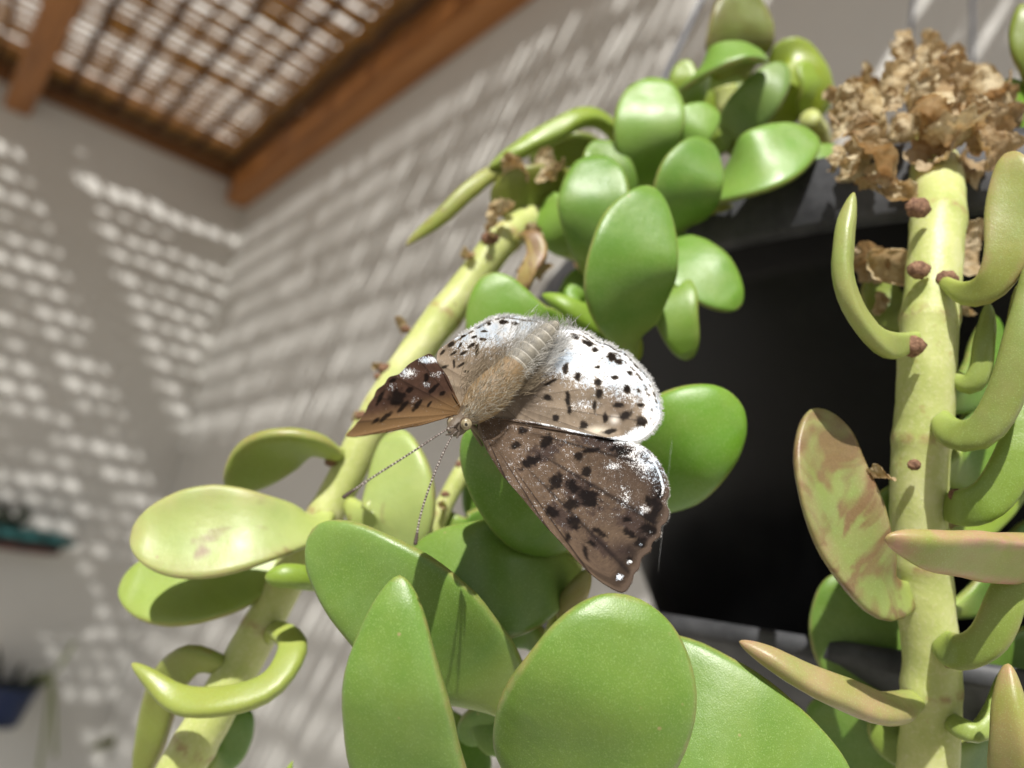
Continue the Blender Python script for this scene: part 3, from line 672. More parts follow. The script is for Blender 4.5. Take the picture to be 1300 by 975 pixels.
# ------------------------------------------------------------------ butterfly
def wing_material():
    m, nt, b = mat_new('wing_scales')
    at = N(nt, 'ShaderNodeAttribute', attribute_name='tint')
    tc = N(nt, 'ShaderNodeTexCoord')
    n1 = noise(nt, 8500, 2, .6, vec=tc.outputs['Object']); n2 = noise(nt, 2400, 3, .6, vec=tc.outputs['Object'])
    c = mix(nt, .55, at.outputs['Color'], mix(nt, n1.outputs['Fac'], (.25, .22, .2), (1.5, 1.5, 1.5)), 'MULTIPLY')
    c = mix(nt, .5, at.outputs['Color'], c)
    # white scales with sun glare painted in as white, density comes with the wing
    v = mix(nt, .62, n2.outputs['Fac'], n1.outputs['Fac'])
    thr = math_n(nt, 'SUBTRACT', .72, math_n(nt, 'MULTIPLY', at.outputs['Alpha'], .44))
    f = math_n(nt, 'MULTIPLY', math_n(nt, 'SUBTRACT', v, thr), 11.0, True)
    n9 = noise(nt, 330, 3, .6, vec=tc.outputs['Object'])
    w = mix(nt, ramp(nt, n9.outputs['Fac'], [(.38, (0,)*3), (.58, (1,)*3)]).outputs[0], (.58, .66, .75), (.80, .80, .80))
    c = mix(nt, f, c, w)
    nt.links.new(c, b.inputs['Base Color']); b.inputs['Roughness'].default_value = .52
    b.inputs['Specular IOR Level'].default_value = .05
    bump(nt, b, n1.outputs['Fac'], .25, .0001)
    return m
M_WING = wing_material()
def body_material(name, rough=.6):
    m, nt, b = mat_new(name); at = N(nt, 'ShaderNodeAttribute', attribute_name='tint')
    n1 = noise(nt, 5000, 3, .6)
    c = mix(nt, .6, at.outputs['Color'], mix(nt, n1.outputs['Fac'], (.3, .3, .3), (1.5, 1.5, 1.5)), 'MULTIPLY')
    nt.links.new(c, b.inputs['Base Color']); b.inputs['Roughness'].default_value = rough
    bump(nt, b, n1.outputs['Fac'], .4, .0001); return m
M_BODY = body_material('butterfly_cuticle'); M_HAIR = body_material('butterfly_hair', .5); M_EYE = body_material('butterfly_eye', .25)

def z5(x, y_): return 590 + x * .24605, 520 + y_ * .24605
def z4(x, y_): return 640 + x * .1949, 390 + y_ * .1949
def z3(x, y_): return 420 + x * .1949, 380 + y_ * .1949
def dR(x, y_): return .1005 - (y_ - 505) * .000042 + (x - 615) * .000018
def dL(x, y_): return .0995 + (x - 600) * .000098 - (y_ - 505) * .00003
def smst(a, b, x): 
    t = np.clip((x - a) / (b - a), 0, 1); return t * t * (3 - 2 * t)
def nz2(x, y_, s, o=0.0):
    return np.array([mnoise.noise(Vector((a * s + o, b_ * s - o, o))) for a, b_ in zip(x, y_)])
bf = empty('butterfly', P(640, 560, .107), 'brown and frosty white butterfly resting on the leaves with wings spread', 'butterfly')
def spot(x, y_, mk, wob):
    f = np.zeros_like(x)
    for (cx_, cy_, rx, ry, ang) in mk:
        a = math.radians(ang); dx, dy = x - cx_, y_ - cy_
        p = (dx * math.cos(a) + dy * math.sin(a)) / rx; q = (-dx * math.sin(a) + dy * math.cos(a)) / ry
        d = np.sqrt(p * p + q * q) + wob
        f = np.maximum(f, 1 - smst(.62, 1.2, d))
    return f
def wing(name, basept, outline, dfun, pattern, ddep=0.0, nr=120, ns=190, nveins=9, amp=.00028, label=None):
    O = np.array(basept, float)
    B = catmull([tuple(p) for p in outline], ns)
    rr = np.linspace(0.0, 1, nr) ** .85
    X = (O[0] + rr[:, None] * (B[None, :, 0] - O[0])).ravel(); Y_ = (O[1] + rr[:, None] * (B[None, :, 1] - O[1])).ravel()
    R = np.repeat(rr, ns); S = np.tile(np.linspace(0, 1, ns), nr)
    vein = np.abs(((S * nveins) % 1) - .5) * 2                   # 1 on a vein, 0 between
    col, scale_glare = pattern(X, Y_, R, S, vein)
    D = dfun(X, Y_) + ddep
    relief = amp * R * (vein ** 2 - .4) + .0004 * R * np.sin(S * 7 + 1) * np.sin(R * 3)
    nrm = -fwd
    V = np.array([P(a, b_, c_) for a, b_, c_ in zip(X, Y_, D)]) + nrm[None] * relief[:, None]
    Fc = [[i*ns+j, i*ns+j+1, (i+1)*ns+j+1, (i+1)*ns+j] for i in range(nr-1) for j in range(ns-1)]
    cols = np.concatenate([np.clip(col, 0, 1), np.clip(scale_glare, 0, 1)[:, None]], 1)
    o = build(name, V, Fc, M_WING, bf, P(O[0], O[1], dfun(*O) + ddep), True, cols)
    md = o.modifiers.new('thickness', 'SOLIDIFY'); md.thickness = .00012; md.offset = 0
    if label: o['label'] = label
    return o, B
BR = np.array((.108, .074, .050)); BRD = np.array((.005, .0036, .0034)); TAN = np.array((.30, .235, .17)); WHT = np.array((.74, .76, .79))
def lerp(a, b, f): return a * (1 - f[:, None]) + b * f[:, None]
def pat_rf(X, Y_, R, S, vein):
    n1 = nz2(X, Y_, .045); n2 = nz2(X, Y_, .16, 7)
    c = np.tile(BR, (len(X), 1)) * (1 + .35 * n1 + .25 * n2)[:, None]
    zx, zy = (X - 590) / .24605, (Y_ - 520) / .24605
    c = lerp(c, TAN * .62, smst(.35, 0, S * 4) * .7)                         # paler leading edge
    c = lerp(c, np.array((.20, .14, .09)), smst(500, 900, zx) * smst(300, 700, zy) * .5)
    mk = [z5(300, 108) + (7, 5, 0), z5(262, 185) + (8, 5, -30), z5(420, 165) + (12, 8, -45), z5(335, 270) + (15, 7, -22), z5(470, 375) + (13, 9, -45), z5(640, 455) + (17, 12, 40),
          z5(560, 400) + (14, 8, 40), z5(630, 322) + (7, 7, 0), z5(590, 240) + (8, 5, 0), z5(650, 212) + (14, 3.5, -8), z5(450, 530) + (10, 8, 30), z5(565, 585) + (11, 8, 50), z5(550, 490) + (10, 9, 0),
          z5(625, 740) + (3.5, 11, -15), z5(655, 690) + (8, 3.5, 20), z5(970, 480) + (12, 7, 20), z5(960, 560) + (10, 7, 0), z5(950, 620) + (13, 8, 20), z5(910, 690) + (9, 7, 0), z5(850, 640) + (13, 5, 30),
          z5(840, 570) + (6, 4, 0), z5(850, 770) + (4, 3, 0), z5(985, 525) + (6, 12, 15), z5(1010, 440) + (5, 8, 10), z5(720, 150) + (16, 5, 8), z5(800, 210) + (13, 6, 15), z5(530, 660) + (4, 7, 0), z5(700, 640) + (10, 4, 30)]
    n3 = nz2(X, Y_, .5, 3)
    outer = smst(.45, .95, R) * smst(.30, .45, S) * smst(1.0, .8, S)
    c = lerp(c, np.array((.030, .020, .017)), outer * (.62 + .5 * n1))           # darker towards the outer margin
    soft = [z5(600, 430) + (36, 17, 38), z5(500, 560) + (26, 12, 45), z5(880, 600) + (30, 14, 40), z5(720, 180) + (40, 9, 10), z5(400, 230) + (30, 12, -30), z5(700, 700) + (26, 8, 45)]
    c = lerp(c, np.array((.045, .030, .025)), spot(X, Y_, soft, n2 * .5 + n3 * .2) * .9)
    c = c * (1 + .30 * n3)[:, None]
    f = spot(X, Y_, mk, n2 * .45 + .30 * n3)
    c = lerp(c, BRD, f * .93)
    c = lerp(c, BRD * 2, smst(.80, 1, vein) * smst(.2, .5, R) * .8)         # veins
    band = smst(.90, .925, R) * smst(.985, .955, R) * smst(.30, .36, S) * smst(.80, .7, S)
    c = lerp(c, BRD * 1.5, band * .5)
    edge = smst(.972, .985, R) * smst(.34, .4, S)
    c = lerp(c, np.array((.085, .06, .045)), edge)
    # white scales and painted glare
    margin = smst(60, 0, np.hypot((zx - 1000) / 1.0, (zy - 330) / 2.0)) * .0
    d = (.62 + .35 * nz2(X * .35 + Y_ * .9, Y_ * .9 - X * .5, .12, 4)) * smst(.60, .90, R) * smst(.57, .68, S) * smst(1.0, .88, S)
    d = np.maximum(d, .36 * np.exp(-(((zx - 660) / 150) ** 2 + ((zy - 150) / 60) ** 2)))
    d = np.maximum(d, .62 * np.exp(-(((zx - 770) / 70) ** 2 + ((zy - 295) / 32) ** 2)))
    d = np.maximum(d, .55 * np.exp(-(((zx - 830) / 45) ** 2 + ((zy - 460) / 80) ** 2)))
    d = np.maximum(d, .30 * np.exp(-(((zx - 460) / 80) ** 2 + ((zy - 200) / 90) ** 2)))
    d = np.maximum(d, .62 * np.exp(-(((zx - 930) / 50) ** 2 + ((zy - 520) / 50) ** 2)))
    for q in ((800, 865, 22), (850, 785, 16), (905, 700, 16), (960, 630, 12)):
        d = np.maximum(d, .95 * np.exp(-(((zx - q[0]) / q[2]) ** 2 + ((zy - q[1]) / q[2]) ** 2)))
    d = np.maximum(d, (.20 + .12 * n1 + .08 * n2) * smst(900, 400, zy) + .09) * (1 - .5 * f)
    d = np.maximum(d, .9 * smst(.955, .965, R) * smst(.98, .972, R) * smst(.58, .64, S))
    return c, d
def pat_rh(X, Y_, R, S, vein):
    n1 = nz2(X, Y_, .05, 11); n2 = nz2(X, Y_, .17, 5); n3 = nz2(X, Y_, .5, 2)
    zx, zy = (X - 640) / .1949, (Y_ - 390) / .1949
    c = np.tile(TAN * .72, (len(X), 1)) * (1 + .3 * n1 + .25 * n2)[:, None]
    side = zy - (430 + (zx - 280) * .30)                          # below this line the wing is brown
    wf = smst(110, -110, side + 90 * n2)
    d = .24 + .08 * n1 + (.60 + .16 * n3 + .12 * n2) * wf
    d = np.maximum(d, smst(.80, .95, R) * .95 * smst(.12, .2, S))
    d = np.maximum(d, .55 * np.exp(-(((zx - 520) / 170) ** 2 + ((zy - 640) / 60) ** 2)))
    c = lerp(c, np.array((.12, .085, .06)), np.exp(-(((zx - 760) / 90) ** 2 + ((zy - 620) / 110) ** 2)) * .8)
    c = lerp(c, np.array((.62, .55, .44)), np.exp(-(((zx - 610) / 70) ** 2 + ((zy - 805) / 28) ** 2)))
    c = lerp(c, np.array((.72, .66, .58)), np.exp(-(((zx - 720) / 28) ** 2 + ((zy - 735) / 26) ** 2)))
    c = lerp(c, np.array((.13, .10, .075)), np.exp(-(((zx - 200) / 110) ** 2 + ((zy - 600) / 140) ** 2)) * .75)
    mk = [z4(460, 195) + (6, 4, 30), z4(545, 235) + (8, 4, 20), z4(590, 278) + (5, 3.6, 0), z4(700, 325) + (8, 5.5, 25), z4(748, 355) + (6, 4.5, 20), z4(818, 430) + (3.6, 3, 0), z4(720, 458) + (4.5, 3, 0),
          z4(605, 390) + (4.5, 2.6, 0), z4(480, 450) + (4.2, 6, 0), z4(610, 490) + (5, 5.5, 0), z4(800, 535) + (5, 6, 0), z4(415, 600) + (3.4, 12, -5), z4(425, 668) + (3, 6, 0), z4(620, 565) + (5, 8, 0),
          z4(590, 645) + (3, 8, 0), z4(660, 720) + (4, 7, 0), z4(890, 745) + (8, 7.5, 0), z4(890, 638) + (5.5, 2.6, 0), z4(875, 545) + (2.8, 1.6, 0), z4(280, 590) + (7, 5, 0), z4(335, 720) + (5, 5, 0),
          z4(520, 770) + (6, 6, 0), z4(790, 705) + (9, 6, -30), z4(690, 810) + (11, 3.5, -10), z4(370, 260) + (6, 7, 0), z4(400, 400) + (4, 7, 10), z4(740, 640) + (9, 4, 0), z4(300, 490) + (11, 2.4, -25), z4(210, 480) + (8, 3, -20)]
    f = spot(X, Y_, mk, n2 * .3 + .25 * n3)
    ring = smst(.905, .925, R) * smst(.95, .935, R) * smst(.72, .76, S) * smst(.97, .9, S)
    l1 = (smst(.925, .935, R) * smst(.955, .945, R) + smst(.965, .972, R) * smst(.988, .980, R)) * smst(.17, .22, S) * smst(.62, .5, S) * smst(-.3, .1, n2)
    f = np.maximum(np.maximum(f, ring * .9), np.clip(l1, 0, 1) * .75)
    c = lerp(c, BRD * 1.3, f * .95)
    c = lerp(c, BRD * 4, smst(.9, 1, vein) * smst(.2, .5, R) * .5 * (1 - wf))
    d = d * (1 - .80 * f)
    return c, d
def pat_lh(X, Y_, R, S, vein):
    n1 = nz2(X, Y_, .05, 21); n2 = nz2(X, Y_, .17, 25); n3 = nz2(X, Y_, .5, 12)
    zx, zy = (X - 420) / .1949, (Y_ - 380) / .1949
    c = np.tile(TAN * .85, (len(X), 1)) * (1 + .3 * n1 + .3 * n2)[:, None]
    side = zy - (330 - (zx - 850) * .05)
    wf = smst(130, -120, side + 80 * n2) * smst(690, 860, zx + 60 * n2)
    d = .24 + (.58 + .18 * n3 + .12 * n2) * wf
    c = lerp(c, np.array((.40, .33, .24)), smst(420, 700, zy) * .5)
    mk = [z3(1120, 148) + (7, 3, 0), z3(1200, 160) + (5, 3, 0), z3(780, 295) + (6.5, 3.2, -25), z3(850, 425) + (7, 2, -30), z3(915, 300) + (7, 2.2, -35), z3(795, 352) + (5, 2, -30), z3(860, 350) + (6, 1.8, -30),
          z3(840, 300) + (5, 1.6, -60), z3(740, 440) + (5, 2, -20), z3(800, 420) + (2, 6, 0), z3(990, 260) + (5, 2, 0), z3(1030, 160) + (3, 2, 0), z3(935, 245) + (4, 2, -20), z3(725, 345) + (5, 2, -50), z3(860, 240) + (4, 1.6, -30),
          z3(950, 330) + (3, 8, 0), z3(1000, 208) + (5, 1.6, 0), z3(880, 470) + (4, 2, 0)]
    f = spot(X, Y_, mk, n2 * .25 + .25 * n3)
    l1 = smst(.945, .955, R) * smst(.975, .965, R) * smst(.1, .2, S) * smst(.75, .6, S) * smst(-.4, .0, n2)
    f = np.maximum(f, l1 * .7)
    c = lerp(c, BRD * 1.5, f * .92)
    return c, d * (1 - .8 * f)
def pat_lf(X, Y_, R, S, vein):
    n1 = nz2(X, Y_, .06, 31); n2 = nz2(X, Y_, .2, 35); n3 = nz2(X, Y_, .6, 32)
    zx, zy = (X - 420) / .1949, (Y_ - 380) / .1949
    c = np.tile(np.array((.062, .034, .024)), (len(X), 1)) * (1 + .35 * n1 + .25 * n2)[:, None]
    lead = smst(640, 780, zy + (zx - 500) * .25)
    c = lerp(c, np.array((.20, .120, .055)), lead * .85)
    mk = [z3(665, 585) + (10, 3.2, -42), z3(725, 612) + (5, 3, -40), z3(560, 690) + (10, 3.6, -50), z3(465, 700) + (11, 3.6, -50), z3(640, 682) + (6, 1.8, -50), z3(430, 640) + (12, 11, -30), z3(350, 770) + (12, 3.2, -40),
          z3(510, 590) + (6, 4, -30), z3(320, 640) + (3, 12, 30), z3(400, 530) + (6, 3, -30), z3(290, 790) + (7, 2.5, -35), z3(620, 510) + (4, 6, 0)]
    f = spot(X, Y_, mk, n2 * .3 + .2 * n3); c = lerp(c, BRD, f * .92)
    c = lerp(c, BRD * 2, smst(.88, 1, vein) * smst(.3, .6, R) * .6)
    d = np.full(len(X), .16)
    d = np.maximum(d, .85 * np.exp(-(((zx - 640) / 90) ** 2 + ((zy - 395) / 30) ** 2)))
    d = np.maximum(d, .75 * np.exp(-(((zx - 500) / 75) ** 2 + ((zy - 480) / 45) ** 2)))
    d = np.maximum(d, .60 * np.exp(-(((zx - 690) / 60) ** 2 + ((zy - 490) / 30) ** 2)))
    d = np.maximum(d, .55 * np.exp(-(((zx - 620) / 50) ** 2 + ((zy - 555) / 30) ** 2)))
    d = np.maximum(d, .48 * np.exp(-(((zx - 400) / 50) ** 2 + ((zy - 580) / 60) ** 2)))
    d = np.maximum(d, .48 * np.exp(-(((zx - 540) / 40) ** 2 + ((zy - 670) / 50) ** 2)))
    return c, d * (1 - .7 * f)
RF = [z5(*q) for q in ((62, 90), (110, 200), (190, 330), (290, 450), (400, 580), (500, 690), (590, 790), (690, 880), (780, 935), (826, 942), (862, 892), (872, 850), (900, 820), (915, 765), (958, 732), (968, 690), (1010, 652), (1012, 605), (1040, 580),
                       (1056, 530), (1040, 480), (1056, 430), (1040, 350), (1010, 285), (970, 230), (900, 180), (830, 162), (700, 142), (500, 92), (330, 62), (150, 40))]
RH = [(652, 482), (672, 452), (690, 430), (704, 416)] + [z4(*q) for q in ((400, 130), (500, 150), (560, 172), (620, 215), (690, 238), (740, 272), (795, 292), (850, 345), (920, 420), (960, 475), (988, 535), (1012, 590), (1022, 645), (1026, 700), (1012, 745), (965, 812), (885, 868), (800, 882))] + [(750, 566), (690, 553), (640, 538), (618, 530)]
LH = [(660, 470), (680, 440), (692, 415), (684, 405), (664, 402.5)] + [z3(*q) for q in ((1140, 100), (1040, 122), (940, 175), (840, 235), (760, 290), (702, 335), (692, 400), (720, 450), (770, 530), (800, 620), (845, 715))]
LF = [z3(*q) for q in ((790, 620), (765, 520), (705, 430), (650, 358), (600, 372), (545, 400), (500, 430), (445, 485), (380, 508), (350, 550), (300, 590), (280, 640), (248, 682), (225, 730), (195, 772), (150, 830), (98, 888), (200, 892), (400, 856), (600, 816), (750, 766))]
wing('hindwing', (632, 508), RH, dR, pat_rh, .0007, label='frosty white hindwing with dark spots')
wing('forewing', (606, 530), RF, dR, pat_rf, 0, nr=140, ns=220, label='brown forewing with dark patches and margin of white scales and painted glare')
wing('hindwing', (628, 502), LH, dL, pat_lh, .0005)
wing('forewing', (588, 524), LF, dL, pat_lf, 0)
# body: head, thorax and ringed abdomen as one surface
bp = [(571, 549, .0945, 3), (575, 546, .0950, 9.5), (582, 540, .0958, 12.5), (590, 532, .0966, 10.5), (598, 525, .0972, 17), (612, 510, .0982, 24), (628, 494, .0992, 25), (644, 477, .1003, 21), (654, 467, .1009, 19),
      (664, 456, .1015, 17.5), (678, 441, .1022, 16.5), (692, 426, .1030, 14), (702, 415.5, .1036, 9), (708, 409, .104, 3)]
nB = 150
Dd = catmull([tuple(P(a, b_, c_)) + (r_ * c_ / F,) for a, b_, c_, r_ in bp], nB)
pxs = catmull([(a, b_) for a, b_, _, _ in bp], nB)
sA = np.linspace(0, 1, nB); ab = smst(.60, .64, sA)
saw = ((sA - .62) / .36 * 6) % 1
R = Dd[:, 3] * (1 + ab * (.07 * saw - .04)); V, Fc = tube_vf(Dd[:, :3], R, 28)
cb = np.zeros((len(V), 3))
for i in range(nB):
    if sA[i] > .60:
        c_ = np.array((.24, .22, .175)) * (.7 + .4 * saw[i])
        if saw[i] > .90: c_ = np.array((.48, .45, .39))
    elif sA[i] < .20: c_ = np.array((.13, .10, .07))
    else: c_ = np.array((.22, .145, .07))
    for k in range(28): cb[i*28+k] = c_ * (1 + .45 * mnoise.noise(Vector((i * .25, k * .6, 3)))) if sA[i] > .6 else c_
cb[-2:] = .1
build('body', V, Fc, M_BODY, bf, P(625, 498, .1), True, cb)
def eye(px, py, d, r):
    bm = bmesh.new(); bmesh.ops.create_icosphere(bm, subdivisions=4, radius=1)
    c = P(px, py, d); V, cc = [], []; rr = r * d / F
    for v in bm.verts:
        p = np.array(v.co[:]); V.append(c + rr * (right * p[0] + down * p[1] * 1.08 - fwd * p[2]))
        q = math.hypot(p[0] - .1, p[1] - .05); a = mnoise.noise(Vector((p * 4)[:]))
        base = np.array((.30, .25, .15)) * (1 + .5 * a)
        if p[2] > 0 and q < .26: base = np.array((.025, .02, .015))
        elif p[2] > 0 and q < .42: base = np.array((.42, .36, .24))
        elif q > .85: base = np.array((.10, .07, .045))
        cc.append(base)
    Fc = [[v.index for v in f.verts] for f in bm.faces]; bm.free()
    return build('eye', V, Fc, M_EYE, bf, c, True, np.array(cc))
eye(591.5, 538, .0945, 8.2); eye(574, 536, .0958, 7)
for (pts, r0) in (([(579, 545, .0935), (573, 551, .092), (566, 552, .0912)], 2.2), ([(583, 549, .0935), (580, 556, .0925)], 2.4), ([(578, 543, .0935), (583, 536, .0928)], 2.6)):
    C = catmull([P(*p) for p in pts], 10); V, Fc = tube_vf(C, np.linspace(r0, r0 * .4, 10) * .093 / F, 8)
    build('palp', V, Fc, M_BODY, bf, None, True, np.tile((.07, .05, .035), (len(V), 1)))
def antenna(pts):
    n = 240; C = catmull([P(*p) for p in pts], n); t = np.linspace(0, 1, n)
    k = (t * 42) % 1
    R = .00010 * (1 + .15 * (k < .7)) * (1 + .9 * smst(.86, .97, t)) ; R[-1] *= .3
    V, Fc = tube_vf(C, R, 8); cc = np.zeros((len(V), 3))
    for i in range(n):
        cc[i*8:(i+1)*8] = (.05, .03, .022) if (k[i] < .72 or t[i] > .9) else (.55, .5, .45)
    cc[-2:] = .03
    return build('antenna', V, Fc, M_BODY, bf, C[0], True, cc)
antenna([(578, 541, .0938), (566, 546, .0918), (520, 576, .0885), (470, 608, .0855), (435, 632, .083)])
antenna([(581, 546, .0935), (572, 556, .0918), (552, 600, .0895), (535, 650, .0875), (527, 692, .0855)])
# legs reaching the leaf underneath
for pts in ([(600, 540, .099), (612, 556, .103), (625, 575, .1085)], [(612, 528, .100), (640, 560, .104), (655, 600, .1095)], [(622, 515, .101), (660, 570, .1055), (690, 620, .110)],
            [(596, 535, .099), (604, 552, .103), (612, 566, .1095)], [(640, 495, .102), (648, 470, .115), (650, 450, .131)]):
    C = catmull([P(*p) for p in pts], 16); V, Fc = tube_vf(C, np.linspace(.00035, .00016, 16), 8)
    build('leg', V, Fc, M_BODY, bf, C[0], True, np.tile((.16, .12, .08), (len(V), 1)))
# hair: each hair a thin tapered blade
def hairs(name, items):
    V, Fc, cc = [], [], []
    for (px, py, d, dx, dy, ln, dd, wpx, c_) in items:
        l = math.hypot(dx, dy) + 1e-9; dx, dy = dx / l, dy / l
        w = wpx * d / F * .5; n0 = len(V)
        for k, t in enumerate((0, .5, 1)):
            q = P(px + dx * ln * t - dy * ln * .08 * t * t, py + dy * ln * t + dx * ln * .08 * t * t, d + dd * t)
            s_ = (right * -dy + down * dx) * w * (1 - t * .85)
            V += [q - s_, q + s_]; cc += [c_, c_]
        Fc += [[n0, n0+1, n0+3, n0+2], [n0+2, n0+3, n0+5, n0+4]]
    o = build(name, V, Fc, M_HAIR, bf, None, False, np.array(cc)); o['kind'] = 'stuff'; return o
it = []
for k in range(1500):                                  # golden fur of the thorax
    t = rng.uniform(.14, .66); i = int(t * (nB - 1)); a = rng.uniform(-1, 1)
    cx_, cy_ = pxs[i]; rp = Dd[i, 3] * F / .098
    px, py = cx_ + a * rp * .95 * .72, cy_ + a * rp * .95 * .69
    d = .098 + (t - .35) * .012 - math.sqrt(max(0, 1 - a * a)) * Dd[i, 3] - .0001
    g = rng.uniform(.6, 1.3); c_ = np.array((.26, .19, .10)) * g if rng.random() < .55 else np.array((.36, .33, .26)) * g
    it.append((px, py, d, .7 + rng.normal() * .45 + a * .3, -.7 + rng.normal() * .45 + a * .3, rng.uniform(5, 12), rng.uniform(-.0005, .0006), rng.uniform(.35, .7), c_))
hairs('thorax_fur', it)
it = []
for k in range(2600):                                   # long hair on the inner part of the hindwings
    if k % 2:
        t = rng.uniform(0, 1); px, py = 650 + t * 52 + rng.normal() * 5 + 10, 488 - t * 62 + rng.normal() * 5 + 6
        d = dR(px, py) - .0004 - rng.uniform(0, .001); dx, dy = .75 + rng.normal() * .3, -.65 + rng.normal() * .3; wht = smst(.25, .6, np.array([t]))[0]
    else:
        t = rng.uniform(0, 1); px, py = 590 + t * 95 + rng.normal() * 8, 488 - t * 62 + rng.normal() * 14
        d = dL(px, py) - .0004 - rng.uniform(0, .0012); dx, dy = .65 + rng.normal() * .35, -.75 + rng.normal() * .3; wht = smst(.45, .8, np.array([t]))[0]
    c_ = (np.array((.30, .24, .16)) * (1 - wht) + np.array((.72, .72, .70)) * wht) * rng.uniform(.65, 1.15)
    it.append((px, py, d, dx, dy, rng.uniform(9, 20), rng.uniform(-.001, .0004), rng.uniform(.4, .8), c_))
for k in range(420):                                   # pale fuzz along both sides of the abdomen
    t = rng.uniform(.60, .97); i = int(t * (nB - 1)); sd_ = 1 if k % 2 else -1; a = sd_ * rng.uniform(.45, 1.05)
    rp = Dd[i, 3] * F / .1015; px, py = pxs[i][0] + a * rp * .72, pxs[i][1] + a * rp * .69
    it.append((px, py, .1016 + (t - .7) * .007 - math.sqrt(max(.02, 1 - a * a)) * Dd[i, 3] - .0001, .7 + rng.normal() * .35 + a * .35, -.7 + rng.normal() * .35 + a * .35, rng.uniform(6, 13), -.0002, rng.uniform(.35, .6), np.array((.62, .60, .55)) * rng.uniform(.6, 1.1)))
hairs('wing_hair', it)
it = []
def fringe(outline, O, s0, s1, n, dfun, c0, ln):
    Bc = catmull([tuple(p) for p in outline], 800)
    for k in range(n):
        s_ = rng.uniform(s0, s1); px, py = Bc[int(s_ * 799)]; dx, dy = px - O[0], py - O[1]
        l = math.hypot(dx, dy); dx, dy = dx / l + rng.normal() * .25, dy / l + rng.normal() * .25
        it.append((px - dx * 1.5, py - dy * 1.5, dfun(px, py) + .0004, dx, dy, rng.uniform(.5, 1.1) * ln, 0, .8, np.array(c0) * rng.uniform(.7, 1.1)))
fringe(RH, (700, 500), .16, .82, 900, dR, (.75, .75, .74), 6)
fringe(LH, (640, 470), .15, .62, 450, dL, (.75, .75, .74), 5)
fringe(RF, (690, 600), .52, .82, 350, dR, (.66, .62, .58), 4)
fringe(RF, (690, 600), .30, .52, 260, dR, (.30, .20, .14), 3)
hairs('wing_fringe', it)
it = []
for k in range(110):
    px, py = 708 + rng.normal() * 12, 414 + rng.normal() * 4
    it.append((px, py, .1045, rng.normal() * .6 + .1, -1, rng.uniform(7, 14), -.0004, .6, np.array((.7, .7, .68)) * rng.uniform(.7, 1.1)))
for k in range(60):
    px, py = 682 + rng.normal() * 7, 408 + rng.normal() * 3
    it.append((px, py, .1055, rng.normal() * .5 + .2, -1, rng.uniform(5, 12), -.0004, .6, np.array((.7, .7, .68)) * rng.uniform(.7, 1.1)))
hairs('abdomen_tuft', it)

# ------------------------------------------------------------------ things on the end wall
M_TEAL = simple('teal_paint', (.012, .075, .08), (.025, .12, .12), 30, .5, .2, .001); M_RED = simple('dark_red_paint', (.05, .014, .012), (.10, .025, .02), 30, .6, .2, .001)
M_BLUE = simple('blue_glaze', (.008, .018, .06), (.018, .035, .11), 30, .35, .1, .001); M_DARK = simple('dark_foliage', (.02, .03, .02), (.05, .06, .035), 60, .7)
M_OLIVE = simple('olive_leaf', (.09, .10, .03), (.16, .16, .05), 40, .6); M_DTEAL = simple('blue_green_leaf', (.02, .08, .07), (.04, .13, .11), 40, .5)
M_VINE = simple('pale_vine', (.25, .30, .12), (.34, .38, .18), 60, .6)
def on_wall(px, py, off=0.0):
    v = P(px, py, 1.0) - CAM; return CAM + v * ((WY - off) / v[1])
def spindle(C, R, Hh, mat, name, parent):
    C = np.asarray(C, float); V, Fc = [], []; T, S, Nn = frames(C, np.array((0, 0, 1.0))); seg = 16; n = len(C)
    for i in range(n):
        for k in range(seg):
            a = 2 * math.pi * k / seg; V.append(C[i] + S[i] * R[i] * math.cos(a) + Nn[i] * Hh[i] * math.sin(a))
    Fc = [[i*seg+k, i*seg+(k+1) % seg, (i+1)*seg+(k+1) % seg, (i+1)*seg+k] for i in range(n-1) for k in range(seg)] + [list(range(seg))[::-1], list(range((n-1)*seg, n*seg))]
    return build(name, V, Fc, mat, parent)
sh = empty('wall_planter', on_wall(20, 690, .06), 'long teal boat shaped wall planter with dark red underside', 'planter')
a_, b_ = on_wall(-90, 672, .07), on_wall(100, 682, .07); b_[2] = a_[2] = (a_[2] + b_[2]) / 2; t_ = np.linspace(0, 1, 24)
C = a_[None] * (1 - t_[:, None]) + b_[None] * t_[:, None]; e_ = np.sqrt(np.clip(1 - (2 * t_ - 1) ** 4, .02, 1))
spindle(C, .066 * e_, .020 * e_, M_TEAL, 'hull', sh); spindle(C[2:-3] - np.array((0, 0, .022)), (.055 * e_)[2:-3], (.016 * e_)[2:-3], M_RED, 'keel', sh)
for k in range(16):
    q = C[1 + k % 12] + np.array((0, random.uniform(-.03, .03), .012)); e2 = q + np.array((random.uniform(-.05, .03), random.uniform(-.04, .03), random.uniform(.02, .075)))
    V, Fc = tube_vf(catmull([q, (q + e2) / 2 + np.array((.01, 0, .01)), e2], 8), np.array([.003, .009, .013, .014, .012, .009, .006, .002]), 8, hint=(0, 1, .1)); build('leaf', V, Fc, M_DARK, sh)
bp_ = empty('wall_pot', on_wall(8, 905, .06), 'small dark blue wall pot holding a thin trailing plant', 'pot')
c_ = on_wall(5, 893, .066); V, Fc = lathe_vf([(0, -.05), (.036, -.05), (.042, -.046), (.06, .026), (.064, .03), (.064, .042), (.056, .042), (.054, .02), (0, .018)], c_, 32); build('pot_body', V, Fc, M_BLUE, bp_)
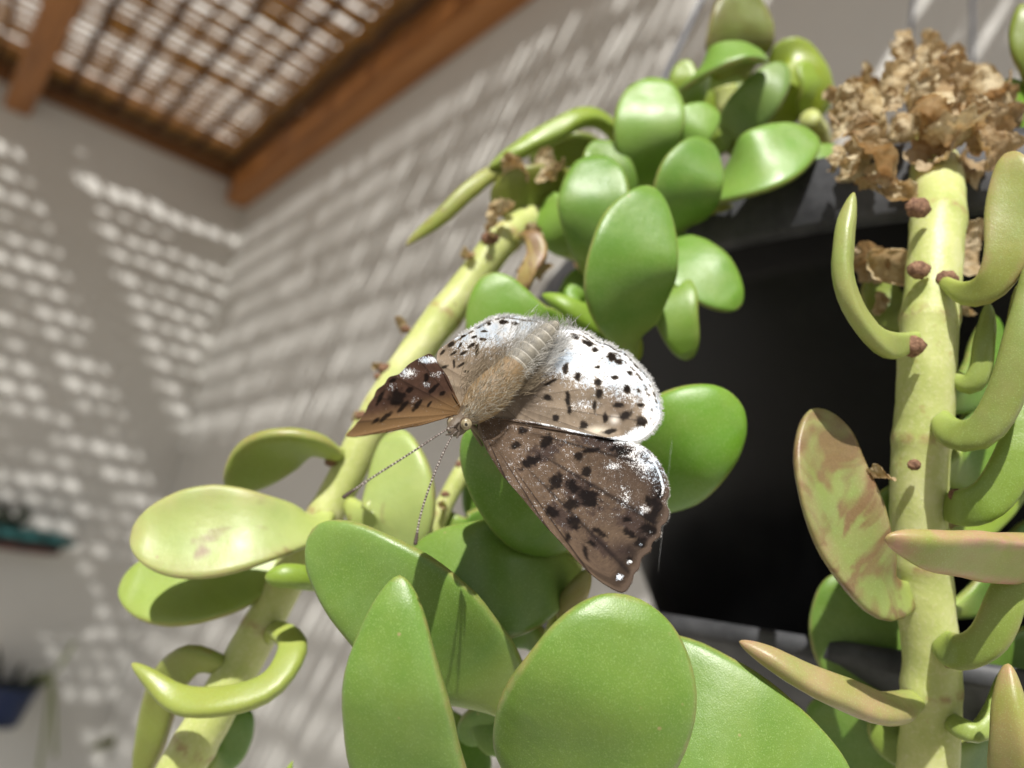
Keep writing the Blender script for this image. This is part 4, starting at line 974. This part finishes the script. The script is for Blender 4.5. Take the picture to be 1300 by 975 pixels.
for k in range(14):
    ang = random.uniform(0, 6.28); q = c_ + np.array((.03 * math.cos(ang), .03 * math.sin(ang), .02)); e2 = q + np.array((.05 * math.cos(ang), min(.04 * math.sin(ang), .02), random.uniform(.03, .10)))
    V, Fc = tube_vf(catmull([q, (q + e2) / 2, e2], 6), np.array([.003, .004, .006, .007, .005, .002]), 6, hint=(0.1, 1, .1)); build('leaf', V, Fc, M_DARK, bp_)
for (qx, qy) in ((95, 815), (70, 960), (48, 990)):
    e2 = on_wall(qx, qy, .03); q = c_ + np.array((.03, 0, .035))
    V, Fc = tube_vf(catmull([q, q + np.array((.05, -.01, .03)), e2], 16), np.full(16, .004), 6, hint=(0, 1, .1)); build('vine', V, Fc, M_VINE, bp_)
wp = empty('wall_plant', on_wall(190, 1040, .07), 'dark blue green wall plant with one upright and one drooping olive leaf', 'plant')
c_ = on_wall(200, 1030, .075); V, Fc = lathe_vf([(0, -.07), (.05, -.07), (.07, .03), (.074, .035), (.07, .04), (.06, .03), (0, .025)], c_, 32); build('pot_body', V, Fc, M_DARK, wp)
for (path, w0, m_) in (([(203, 1010), (204, 930), (208, 880), (209, 822)], .030, M_DTEAL), ([(205, 985), (190, 930), (150, 938), (115, 950)], .022, M_OLIVE), ([(195, 1000), (175, 960), (165, 930), (170, 905)], .014, M_OLIVE), ([(215, 1000), (235, 950), (250, 930)], .02, M_DTEAL), ([(200, 1000), (280, 985), (330, 965)], .014, M_RED)):
    C = catmull([on_wall(a, b2, .075) for a, b2 in path], 20); t_ = np.linspace(0, 1, 20); e_ = np.sqrt(np.clip(1 - (2 * t_ - 1) ** 4, .02, 1))
    spindle(C, w0 * e_, w0 * .55 * e_, m_, 'leaf', wp)

# a strand of spider silk hanging from the leaf beside the wing
sk = P(853, 560, .1175); sl = P(853, 560, .1175) - np.array((0, 0, .019))
V, Fc = tube_vf(catmull([sk, (sk + sl) / 2, sl], 8), np.full(8, .000008), 5, hint=(1, 0, 0))
tag(build('spider_thread', V, Fc, simple('silk', (.7, .7, .7), (.8, .8, .8), 500, .3, 0), None, sk), 'fine strand of spider silk dangling from the leaf beside the brown forewing', 'spider silk')
